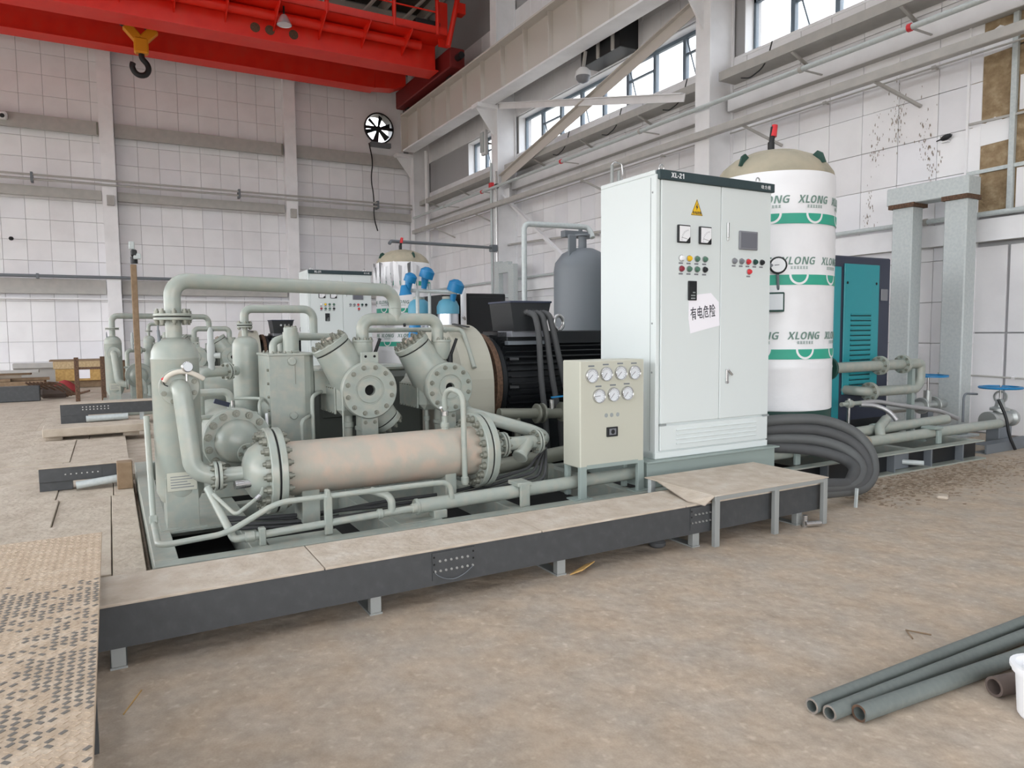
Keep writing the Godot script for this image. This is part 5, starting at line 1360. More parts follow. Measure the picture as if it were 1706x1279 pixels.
	# two square meters
	for x in [4.135, 4.372]:
		var m := part("panel_meter", MB.new().bx(x - 0.068, x + 0.068, 2.208, 2.352, z, z + 0.02, 0.005), M.black, o)
		part("meter_face", MB.new().bx(x - 0.055, x + 0.06, 2.218, 2.342, z + 0.02, z + 0.0215), M.white, m)
		part("meter_corner", MB.new().extrude(PackedVector2Array([Vector2(0.06, -0.062), Vector2(0.06, -0.02), Vector2(0.016, -0.062)]), 0.001, Transform3D(Basis.IDENTITY, V(x, 2.28, z + 0.0217))), M.black, m)
		var sc := MB.new()
		for i in 9:
			var a := deg_to_rad(100.0 + i * 10.0)
			sc.bar(V(x + 0.05, 2.23, z + 0.022) + V(cos(a), sin(a), 0) * 0.075, V(x + 0.05, 2.23, z + 0.022) + V(cos(a), sin(a), 0) * 0.088, 0.002, 0.0006, V(0, 0, 1))
		sc.bar(V(x + 0.045, 2.235, z + 0.022), V(x - 0.03, 2.25, z + 0.022), 0.0025, 0.0006, V(0, 0, 1))
		part("meter_scale", sc, M.ink, m)
	# lamps and buttons, with their captions
	var lamps := [[4.115, 2.083, "white"], [4.2, 2.083, "yellow"], [4.287, 2.083, "green_lamp"], [4.375, 2.083, "green_lamp"], [4.115, 1.997, "dark_red"], [4.2, 1.997, "green_lamp"], [4.287, 1.997, "green_lamp"], [4.375, 1.997, "black"], [4.72, 2.083, "screen_grey"], [4.806, 2.083, "screen_grey"], [4.888, 2.083, "red_lamp"], [4.973, 2.083, "dark_green"], [5.057, 2.083, "black"], [4.9, 1.997, "red_lamp"]]
	for q in lamps:
		var c := V(q[0], q[1], z)
		var l := part("indicator_lamp" if q[0] < 4.5 else "push_button", MB.new().lathe([Vector2(0, 0), Vector2(0.024, 0), Vector2(0.024, 0.008), Vector2(0.02, 0.012), Vector2(0.02, 0.024), Vector2(0.016, 0.03), Vector2(0, 0.032)], c, V(0, 0, 1), 18), M[q[2]], o)
		part("bezel", MB.new().pipe(c, c + V(0, 0, 0.01), 0.027, 0.0235, 18), M.chrome, l)
		part("caption", MB.new().bx(c.x - 0.025, c.x + 0.02, c.y - 0.047, c.y - 0.034, z, z + 0.0012), M.screen_grey, o)
	# touch screen, drive display, vent plugs, handles
	var ts := part("touch_screen", MB.new().bx(4.772, 4.995, 2.185, 2.345, z, z + 0.018, 0.005), M.screen_grey, o)
	part("screen_glass", MB.new().bx(4.79, 4.977, 2.2, 2.33, z + 0.018, z + 0.0195), M.screen_glass, ts)
	var dd := part("drive_display", MB.new().bx(4.19, 4.283, 1.74, 1.9, z, z + 0.015, 0.004), M.black, o)
	part("display_keys", MB.new().bx(4.215, 4.262, 1.752, 1.762, z + 0.015, z + 0.0165).bx(4.215, 4.262, 1.775, 1.785, z + 0.015, z + 0.0165).bx(4.235, 4.262, 1.8, 1.81, z + 0.015, z + 0.0165), M.cabinet_seam, dd)
	part("door_lock", MB.new().box(V(4.635, 2.34, z + 0.01), V(0.02, 0.13, 0.02), 0.004).box(V(4.636, 2.265, z + 0.008), V(0.014, 0.03, 0.016), 0.003), M.chrome, o)
	part("door_handle", MB.new().bar(V(4.65, 1.15, z + 0.014), V(4.69, 1.1, z + 0.03), 0.018, 0.018, V(0, 0, 1), 0.004).box(V(4.645, 1.1, z + 0.01), V(0.03, 0.11, 0.02), 0.006).cyl(V(4.645, 1.04, z), V(4.645, 1.04, z + 0.02), 0.013, -1, 12), M.chrome, o)
	unit["cabinet"] = o
	# paper notice taped to the left door
	var pn := thing("paper_notice", "torn white paper notice with black handwriting on cabinet door", "notice", V(4.37, 1.47, z))
	var pp := PackedVector2Array([Vector2(-0.17, 0.15), Vector2(-0.07, 0.20), Vector2(0.08, 0.215), Vector2(0.17, 0.14), Vector2(0.185, -0.06), Vector2(0.02, -0.09), Vector2(-0.15, -0.125), Vector2(-0.172, 0.0)])
	part("sheet", MB.new().extrude(pp, 0.002, Transform3D(Basis.IDENTITY, V(4.373, 1.59, z + 0.001))), M.paper, pn)
	part("lettering", glyphs(["you", "dian", "wei", "xian"], 0.072, 0.071, 0.0065, Transform3D(Basis(V(0, 0, 1), 0.08).scaled(V(1, 1.45, 1)), V(4.222, 1.575, z + 0.0032))), M.ink, pn)
	# lifting hook assembly seen over the rear of the cabinet
	var vv := thing("brass_valve_cluster", "small chrome safety valve cluster above rear edge of control cabinet", "valve", V(3.95, 2.775, -5.1))
	part("body", MB.new().cyl(V(3.92, 2.775, -5.12), V(3.92, 2.95, -5.12), 0.016, -1, 10).cyl(V(3.98, 2.775, -5.1), V(3.98, 2.9, -5.1), 0.02, 0.012, 10), M.galv_dark, vv)
	part("ring", MB.new().tube([V(3.92, 2.95, -5.12), V(3.95, 2.98, -5.12), V(4.02, 2.97, -5.11), V(4.03, 2.85, -5.1), V(3.99, 2.8, -5.1)], 0.007, 0.03, 8), M.chrome, vv)

# ---- bend flat print round an upright tank ----
func wrap_arrays(vs: PackedVector3Array, c: Vector3, r: float, a0: float) -> PackedVector3Array:
	var out := PackedVector3Array()
	for p in vs:
		var a := a0 + p.x / r
		out.append(c + V(sin(a), 0, cos(a)) * (r + p.z) + V(0, p.y, 0))
	return out

func wrapped(called: String, flat: MB, c: Vector3, r: float, a0: float, m: Material, parent: Node3D) -> MeshInstance3D:
	var b := MB.new()
	b.v = wrap_arrays(flat.v, c, r, a0)
	for i in flat.n.size():
		var a := a0 + flat.v[i].x / r
		var q := flat.n[i]
		b.n.append((V(cos(a), 0, -sin(a)) * q.x + Vector3.UP * q.y + V(sin(a), 0, cos(a)) * q.z).normalized())
	return part(called, b, m, parent)

func text_flat(s: String, h: float, italic := 0.2) -> MB:
	var t := TextMesh.new()
	var f := SystemFont.new()
	f.font_names = PackedStringArray(["Droid Sans"])
	f.font_weight = 700
	t.font = f
	t.font_size = 32
	t.pixel_size = h / 23.0
	t.depth = 0.001
	t.text = s
	var a := t.get_mesh_arrays()
	var mb := MB.new()
	var vs: PackedVector3Array = a[Mesh.ARRAY_VERTEX]
	var ns: PackedVector3Array = a[Mesh.ARRAY_NORMAL]
	var ix: PackedInt32Array = a[Mesh.ARRAY_INDEX]
	for i in ix:
		var p := vs[i]
		mb.v.append(V(p.x + p.y * italic, p.y, p.z + 0.001))
		mb.n.append(ns[i])
	return mb

func band(x0: float, x1: float, y0: float, y1: float, z: float) -> MB:
	var b := MB.new()
	var k := ceili((x1 - x0) / 0.04)
	for i in k:
		b.bx(x0 + (x1 - x0) * i / k, x0 + (x1 - x0) * (i + 1) / k, y0, y1, z, z + 0.001)
	return b

func build_receiver() -> void:
	var c := V(6.23, 0, -5.33)
	var r := 0.6
	var o := thing("air_receiver", "big upright air tank wrapped in white film with green print", "tank", c + V(0, 0.21, 0), "air receivers")
	part("shell", MB.new().lathe([Vector2(0, 0.42), Vector2(0.3, 0.44), Vector2(0.5, 0.52), Vector2(r, 0.66), Vector2(r, 3.04), Vector2(0.585, 3.1), Vector2(0.53, 3.18), Vector2(0.42, 3.27), Vector2(0.27, 3.335), Vector2(0.12, 3.365), Vector2(0, 3.37)], c, Vector3.UP, 64), M.tank_top, o)
	for k in 3:
		var a := 0.3 + TAU * k / 3.0
		part("leg", MB.new().box(c + V(sin(a) * 0.5, 0.4, cos(a) * 0.5), V(0.14, 0.4, 0.06), 0.01, Basis(Vector3.UP, a)), M.dark_green, o)
	part("skirt_ring", MB.new().pipe(c + V(0, 0.5, 0), c + V(0, 0.67, 0), 0.606, 0.59, 64), M.dark_green, o)
	var film := part("film_wrap", MB.new().lathe([Vector2(0.602, 0.66), Vector2(0.612, 0.67), Vector2(0.61, 1.08), Vector2(0.614, 1.1), Vector2(0.61, 1.12), Vector2(0.612, 1.9), Vector2(0.616, 2.3), Vector2(0.611, 2.32), Vector2(0.615, 2.44), Vector2(0.61, 2.46), Vector2(0.612, 2.8), Vector2(0.606, 3.04), Vector2(0.6, 3.05)], c, Vector3.UP, 64), M.film, o)
	var a0 := atan2(-6.23, 5.33) # towards the camera
	var ro := 0.616
	for q in [[1.24, 1], [1.98, 0], [2.58, 2]]:
		var y: float = q[0]
		var yy := V(0, y, 0)
		wrapped("green_band", band(-1.2, 1.2, -0.05, 0.05, 0.0), c + yy, ro, a0, M.green_print, film)
		for k in 5:
			var x: float = -1.06 + k * 0.44 + 0.08 * q[1]
			wrapped("lettering", text_flat("XLONG", 0.075), c + V(0, y + 0.185, 0), ro, a0 + x / ro, M.grey_print, film)
			var sub := MB.new()
			for g in 6: sub.stroke([[[1, 9], [9, 9]], [[5, 10], [5, 0]], [[1.5, 5], [8.5, 5]], [[1, 1], [9, 0.5]]], 0.0035, 0.0026, Transform3D(Basis.IDENTITY, V(-0.09 + g * 0.031, 0.0, 0.0)))
			wrapped("lettering", sub, c + V(0, y + 0.105, 0), ro, a0 + x / ro, M.grey_print, film)
			var ring := MB.new()
			for s in 20:
				var b0 := PI + PI * s / 20.0
				var b1 := PI + PI * (s + 1) / 20.0
				ring.face([V(cos(b0) * 0.1, 0.05 + sin(b0) * 0.1, 0.0014), V(cos(b1) * 0.1, 0.05 + sin(b1) * 0.1, 0.0014), V(cos(b1) * 0.078, 0.05 + sin(b1) * 0.078, 0.0014), V(cos(b0) * 0.078, 0.05 + sin(b0) * 0.078, 0.0014)], V(0, 0, -5))
			wrapped("white_arc", ring, c + yy, ro, a0 + x / ro, M.film, film)
	for k in 3:
		var a: float = a0 + [0.95, -0.62, 2.8][k]
		var lb := Basis(Vector3.UP, a)
		part("lifting_lug", MB.new().extrude(PackedVector2Array([Vector2(-0.09, 0), Vector2(0.09, 0), Vector2(0.05, 0.1), Vector2(0.0, 0.13), Vector2(-0.05, 0.1)]), 0.02, Transform3D(lb * Basis(Vector3.UP, PI / 2), c + lb * V(0, 3.15, 0.5))), M.dark_green, o)
	part("safety_valve", MB.new().cyl(c + V(-0.05, 3.36, 0), c + V(-0.05, 3.46, 0), 0.035, -1, 14).cyl(c + V(-0.05, 3.44, 0), c + V(-0.02, 3.62, 0), 0.028, -1, 14), M.black, o)
	part("valve_cap", MB.new().cyl(c + V(-0.03, 3.52, 0.01), c + V(-0.01, 3.64, 0.01), 0.034, 0.03, 14), M.red_lamp, o)
	# gauge and name plate holder on the tank front
	var ga := a0 + 0.08
	var gd := V(sin(ga), 0, cos(ga))
	var gp := c + gd * 0.63 + V(0, 2.12, 0)
	var g := part("pressure_gauge", MB.new().disc(gp, gd, 0.085, 0.05, 0.01, 28), M.black, o)
	part("dial_face", MB.new().disc(gp + gd * 0.05, gd, 0.068, 0.003, 0.001, 28), M.white, g)
	part("needle", MB.new().bar(gp + gd * 0.054 + V(-0.03, 0, -0.02), gp + gd * 0.054 + V(0.03, 0.005, 0.02), 0.006, 0.002, gd), M.ink, g)
	part("stem", MB.new().tube([gp + V(0, -0.08, 0), gp + V(0.01, -0.2, 0), gp - gd * 0.06 + V(0.02, -0.3, 0)], 0.014, 0.04, 8).cyl(gp + V(-0.09, 0, -0.03), gp + V(-0.02, 0, 0), 0.025, -1, 10), M.grey_tank, g)
	var nb := Basis(Vector3.UP, a0 - 0.05)
	var nc := c + nb * V(0, 1.76, 0.655)
	var ph := part("plate_holder", MB.new().box(nc, V(0.3, 0.19, 0.09), 0.006, nb), M.dark_green, o)
	part("name_plate", MB.new().box(nc + nb * V(0.02, 0, 0.046), V(0.24, 0.155, 0.004), 0.001, nb), M.gauge_face, ph)
	var of := part("outlet_flange", MB.new().disc(V(6.86, 1.055, -5.1), V(1, 0, 0), 0.13, 0.03, 0.005, 28).cyl(V(6.7, 1.055, -5.1), V(6.87, 1.055, -5.1), 0.07, -1, 18), M.dark_green, o)
	bolts(of, V(6.89, 1.055, -5.1), V(1, 0, 0), 0.105, 8, 0.014)
	unit["receiver"] = o

func build_screw_compressor() -> void:
	var x0 := 7.22
	var x1 := 8.3
	var z := -5.32
	var o := thing("screw_compressor", "turquoise and navy screw compressor housing behind the white tank", "compressor", V(7.75, 0.21, -6.0))
	part("frame", MB.new().bx(x0, x1, 0.22, 2.33, -6.8, z, 0.015), M.navy, o)
	var d := part("front_door", MB.new().bx(x0 + 0.19, x1 - 0.24, 0.72, 2.24, z, z + 0.018, 0.006), M.teal, o)
	for r in 15:
		part("louvre_slot", MB.new().box(V(7.72, 1.64 - r * 0.058, z + 0.0185), V(0.38, 0.012, 0.004), 0.0), M.hole, d)
		part("louvre", MB.new().box(V(7.72, 1.654 - r * 0.058, z + 0.022), V(0.38, 0.02, 0.012), 0.003, Basis(V(1, 0, 0), 0.5)), M.teal, d)
	for x in [x0 + 0.24, x1 - 0.3]: part("door_latch", MB.new().disc(V(x, 2.02, z + 0.018), V(0, 0, 1), 0.016, 0.006, 0.002, 12), M.black, d)
	part("side_panel", MB.new().bx(x0 - 0.014, x0, 0.34, 2.2, -6.7, z - 0.06, 0.004), M.teal, o)
	part("front_strip", MB.new().bx(x0 + 0.02, x0 + 0.14, 0.3, 2.2, z, z + 0.01, 0.003), M.teal, o)
	part("control_panel", MB.new().bx(x1 - 0.19, x1 - 0.06, 1.82, 1.96, z, z + 0.012, 0.004), M.screen_grey, o)
	part("base", MB.new().bx(x0 + 0.02, x1 - 0.02, 0.212, 0.42, -6.75, z + 0.002, 0.01), M.black, o)

func build_right_pipework() -> void:
	# tank outlet: flanged pipe, tee and return bend
	var o := thing("outlet_pipe", "grey flanged pipe bending from white tank to turquoise compressor", "pipe", V(7.8, 0.7, -5.08))
	part("tube", MB.new().tube([V(6.9, 1.055, -5.1), V(8.55, 1.06, -5.1), V(8.6, 1.05, -5.1), V(8.6, 0.75, -5.1), V(7.62, 0.76, -5.1)], 0.06, 0.16, 20), M.paint, o)
	for x in [7.78, 8.22]: flange_joint(o, "flange", V(x, 1.058, -5.1), V(1, 0, 0), 0.11, 0.02, 8, 0.012, M.paint)
	flange_joint(o, "flange", V(7.6, 0.76, -5.1), V(1, 0, 0), 0.11, 0.02, 8, 0.013, M.paint)
	part("inlet_stub", MB.new().tube([V(7.62, 0.76, -5.1), V(7.5, 0.77, -5.12), V(7.45, 0.78, -5.4)], 0.055, 0.08, 16), M.paint, o)
	part("support_leg", MB.new().bx(8.38, 8.44, 0.21, 1.0, -5.12, -5.06), M.frame_green, o)
	# long pipes lying along the skid edge
	var p := thing("front_pipe_run", "grey pipe along right front edge of skid with brass valve", "pipe", V(7, 0.21, -4.52))
	part("tube", MB.new().cyl(V(5.24, 0.32, -4.55), V(6.45, 0.32, -4.55), 0.055, -1, 18).cyl(V(6.75, 0.32, -4.55), V(9.35, 0.325, -4.55), 0.055, -1, 18), M.paint, p)
	part("valve_body", MB.new().disc(V(6.42, 0.32, -4.55), V(1, 0, 0), 0.068, 0.03, 0.005, 20).disc(V(6.52, 0.32, -4.55), V(1, 0, 0), 0.066, 0.16, 0.01, 8).disc(V(6.74, 0.32, -4.55), V(1, 0, 0), 0.068, 0.03, 0.005, 20).cyl(V(6.45, 0.32, -4.55), V(6.76, 0.32, -4.55), 0.04, -1, 14), M.valve_brass, p)
	part("valve_stem", MB.new().cyl(V(6.6, 0.36, -4.55), V(6.6, 0.45, -4.55), 0.014, -1, 10), M.chrome, p)
	for x in [5.62, 7.95]: part("post", MB.new().box(V(x, 0.285, -4.48), V(0.07, 0.15, 0.03), 0.004).box(V(x - 0.03, 0.385, -4.54), V(0.16, 0.025, 0.16), 0.004), M.frame_green, p)
	part("branch", MB.new().tube([V(7.05, 0.33, -4.57), V(7.05, 0.44, -4.6), V(7.4, 0.49, -4.75)], 0.05, 0.08, 16), M.paint, p)
	var q := thing("rear_pipe_run", "grey pipe lying behind the front run on the right of skid", "pipe", V(7.2, 0.21, -4.9))
	part("tube", MB.new().cyl(V(5.6, 0.38, -4.71), V(8.5, 0.42, -4.71), 0.055, -1, 18), M.paint, q)
	part("joint", MB.new().disc(V(7.1, 0.4, -4.71), V(1, 0.015, 0), 0.068, 0.14, 0.01, 18), M.frame_green, q)
	for x in [6.2, 8.0]: part("cradle", MB.new().bx(x - 0.03, x + 0.03, 0.205, 0.37, -4.76, -4.66), M.frame_green, q)
	var bv := thing("drain_valve", "small chrome ball valve with braided hoses below the compressor", "valve", V(7.15, 0.45, -4.98))
	part("body", MB.new().cyl(V(6.95, 0.66, -4.98), V(7.3, 0.66, -4.98), 0.025, -1, 10).disc(V(7.05, 0.66, -4.98), V(1, 0, 0), 0.045, 0.08, 0.008, 8), M.paint, bv)
	part("stem", MB.new().cyl(V(7.08, 0.43, -4.98), V(7.08, 0.72, -4.98), 0.018, -1, 10), M.chrome, bv)
	for i in 2:
		single("braided_hose", MB.new().tube([V(7.28, 0.66, -4.98), V(7.5, 0.67 - i * 0.03, -4.95), V(7.9, 0.6 - i * 0.1, -4.9), V(8.1 + 0.5 * (1 - i), 0.5 - i * 0.04, -4.85), V(8.3 + 0.6 * (1 - i), 0.39, -4.8)] if i == 0 else [V(7.28, 0.64, -4.98), V(7.45, 0.63, -4.9), V(7.55, 0.56, -4.8), V(7.58, 0.47, -4.74)], 0.026, 0.12, 12), M.braid, ["long silver braided hose arching from drain valve to skid end", "short silver braided hose curving down from drain valve"][i], "hose")
	# gate valve at the right end
	var g := thing("gate_valve", "steel gate valve with flat blue handwheel right of the skid", "valve", V(9.75, 0, -4.75))
	var c := V(9.75, 0.33, -4.75)
	part("body", MB.new().lathe([Vector2(0, -0.28), Vector2(0.11, -0.28), Vector2(0.11, -0.22), Vector2(0.07, -0.2), Vector2(0.1, -0.08), Vector2(0.1, 0.08), Vector2(0.07, 0.2), Vector2(0.11, 0.22), Vector2(0.11, 0.28), Vector2(0, 0.28)], c, V(1, 0, 0), 24), M.cast_steel, g)
	part("bonnet", MB.new().lathe([Vector2(0, 0), Vector2(0.07, 0), Vector2(0.07, 0.1), Vector2(0.11, 0.11), Vector2(0.11, 0.14), Vector2(0.06, 0.16), Vector2(0.045, 0.24), Vector2(0.02, 0.26), Vector2(0, 0.26)], c, Vector3.UP, 20), M.cast_steel, g)
	part("yoke", MB.new().pipe(c + V(-0.01, 0.28, 0), c + V(0.02, 0.28, 0), 0.08, 0.06, 20), M.cast_steel, g)
	part("stem", MB.new().cyl(c + V(0, 0.24, 0), c + V(0, 0.43, 0), 0.013, -1, 10), M.chrome, g)
	part("handwheel", MB.new().lathe([Vector2(0.2, -0.016), Vector2(0.235, -0.014), Vector2(0.245, 0), Vector2(0.235, 0.014), Vector2(0.2, 0.016), Vector2(0.195, 0), Vector2(0.2, -0.016)], c + V(0, 0.4, 0), Vector3.UP, 32).bar(c + V(-0.2, 0.4, 0), c + V(0.2, 0.4, 0), 0.03, 0.014).bar(c + V(0, 0.4, -0.2), c + V(0, 0.4, 0.2), 0.03, 0.014), M.blue, g)
	part("stand", MB.new().bx(9.6, 9.9, 0.0, 0.24, -4.83, -4.67, 0.01), M.grey_tank, g)
	bolts(g, c + V(0.28, 0, 0), V(1, 0, 0), 0.085, 8, 0.014, 0, M.cast_steel)
	var g2 := thing("gate_valve", "rear gate valve with blue handwheel half hidden by portal post", "valve", V(9.35, 0, -6.6))
	var e := V(9.55, 0.45, -5.55)
	part("body", MB.new().disc(e + V(-0.16, 0, 0), V(1, 0, 0), 0.11, 0.04, 0.005, 24).disc(e + V(0.14, 0, 0), V(1, 0, 0), 0.11, 0.04, 0.005, 24).cyl(e + V(-1.1, 0, 0), e + V(0.38, 0, 0), 0.06, -1, 18).cyl(e, e + V(0, 0.2, 0), 0.05, -1, 14), M.cast_steel, g2)
	part("stem", MB.new().cyl(e + V(0, 0.2, 0), e + V(0, 0.4, 0), 0.012, -1, 8), M.chrome, g2)
	part("handwheel", MB.new().pipe(e + V(0, 0.385, 0), e + V(0, 0.41, 0), 0.24, 0.19, 28).bar(e + V(-0.2, 0.4, 0), e + V(0.2, 0.4, 0), 0.03, 0.014), M.blue, g2)
	part("stand", MB.new().bx(e.x - 0.06, e.x + 0.06, 0.0, 0.4, -5.6, -5.5), M.grey_tank, g2)
	var sp := thing("support_channel", "grey steel channel lying on floor under the gate valve", "beam", V(9.4, 0, -4.6))
	part("web", MB.new().bx(8.9, 10.05, 0.0, 0.1, -4.48, -4.46), M.grey_tank, sp)
	part("flange", MB.new().bx(8.9, 10.05, 0.1, 0.11, -4.62, -4.46), M.grey_tank, sp)
	part("flange", MB.new().bx(8.9, 10.05, 0.0, 0.01, -4.62, -4.46), M.grey_tank, sp)
	single("strap", MB.new().tube([V(9.3, 0.62, -4.55), V(9.32, 0.4, -4.46), V(9.34, 0.2, -4.44), V(9.42, 0.02, -4.4)], 0.018, 0.08, 8), M.black, "black strap hanging over the pipe beside gate valve", "strap")
	var wp := thing("wall_conduit", "thin grey conduit along right wall behind the blue handwheels", "conduit", V(10.55, 0.8, -5))
	part("tube", MB.new().cyl(V(10.57, 0.82, -6.0), V(10.57, 0.78, -3.5), 0.012, -1, 8), M.girt, wp)
	part("clip", MB.new().bx(10.56, 10.62, 0.79, 0.82, -5.02, -4.98), M.white, wp)
	var bp := thing("bent_lever_pipe", "dark bent pipe handle beside the gate valve", "handle", V(9.4, 0.4, -5.0))
	part("tube", MB.new().tube([V(9.3, 0.3, -4.95), V(9.3, 0.62, -4.95), V(9.34, 0.66, -4.95), V(9.6, 0.64, -4.95)], 0.014, 0.04, 8), M.grey_tank, bp)

func build_hoses() -> void:
	var labs := ["thick grey rubber hose, outermost of the bundle beside cabinet", "thick grey rubber hose, second of the bundle beside cabinet", "thick grey rubber hose, third of the bundle beside cabinet", "thick grey rubber hose, innermost of the bundle beside cabinet"]
	for i in 4:
		var s := i * 0.085
		var mt: Material = M.hose if i % 2 == 0 else M.rubber
		single("power_hose", MB.new().tube([V(5.0, 0.62 - s * 0.9, -4.62 - 0.02 * i), V(5.35, 0.66 - s, -4.5), V(5.75 - s * 0.5, 0.66 - s * 1.1, -4.25), V(5.98 - s, 0.5 - s * 0.7, -4.05), V(5.98 - s * 1.1, 0.26, -3.92), V(5.72 - s, 0.1 + 0.02 * i, -3.82), V(5.3, 0.13 + 0.02 * i, -3.78), V(4.76, 0.17 + 0.025 * i, -3.77)], 0.05, 0.3, 14), mt, labs[i], "hose", "power hoses")

func build_second_unit() -> void:
	var off := V(-0.33, 0, -10.15)
	var names := {
		"separator": "rear separator tank standing beside the brown pole",
		"elbow_pipe": "rear elbow pipe below the rear separator",
		"header": "rear gas header pipe crossing above the rear cylinders",
		"manifold": "rear manifold arch joining the rear cylinders",
		"buffer": "rear slim buffer tank behind the near separator",
		"bridge": "rear bridging pipe of the second compressor",
		"relief": "rear relief pipe of the second compressor",
		"cylinder0": "rear compressor cylinder seen between near tanks, left one",
		"cylinder1": "rear compressor cylinder seen between near tanks, right one",
		"crankcase": "rear compressor crankcase behind the rear cylinders",
		"block": "rear vertical block of the second compressor",
		"guard": "rear beige flywheel guard beside the slim buffer tank",
		"vessel": "rear cross vessel of the second compressor",
		"motor": "rear black electric motor behind the vertical block",
		"cabinet": "rear white control cabinet standing against far wall column",
		"receiver": "rear air tank half wrapped in loose white film",
	}
	for k in names:
		copy(unit[k], off, names[k])
	var sk := thing("machine_skid", "rear steel skid frame under the second compressor set", "frame", V(4.1, 0.06, -16.3))
	part("frame", MB.new().bx(-0.17, 8.3, 0.06, 0.205, -18.2, -14.4, 0.01), M.paint, sk)
	part("plinth", MB.new().bx(3.41, 4.91, 0.205, 0.434, -15.4, -14.55, 0.005), M.frame_green, sk)
	var rf := thing("film_sheet", "crumpled white plastic film hanging off the rear tank top", "plastic film", V(5.6, 2.4, -15.0))
	var cr := MB.new()
	for i in 24:
		var a := -2.2 + i * 0.1
		var p0 := V(5.9 + sin(a) * 0.64, 0, -15.48 + cos(a) * 0.64)
		var p1 := V(5.9 + sin(a + 0.1) * 0.64, 0, -15.48 + cos(a + 0.1) * 0.64)
		var w := 0.03 * sin(i * 2.3)
		cr.face([p0 + V(w, 2.45 + 0.1 * sin(i * 1.3), w), p1 + V(-w, 2.45 + 0.1 * sin(i * 1.3 + 1.3), 0), p1 + V(w, 3.0 + 0.06 * sin(i), 0), p0 + V(0, 3.0 + 0.06 * sin(i - 1.0), -w)], V(5.9, 2.5, -15.48))
	part("sheet", cr, M.film, rf)

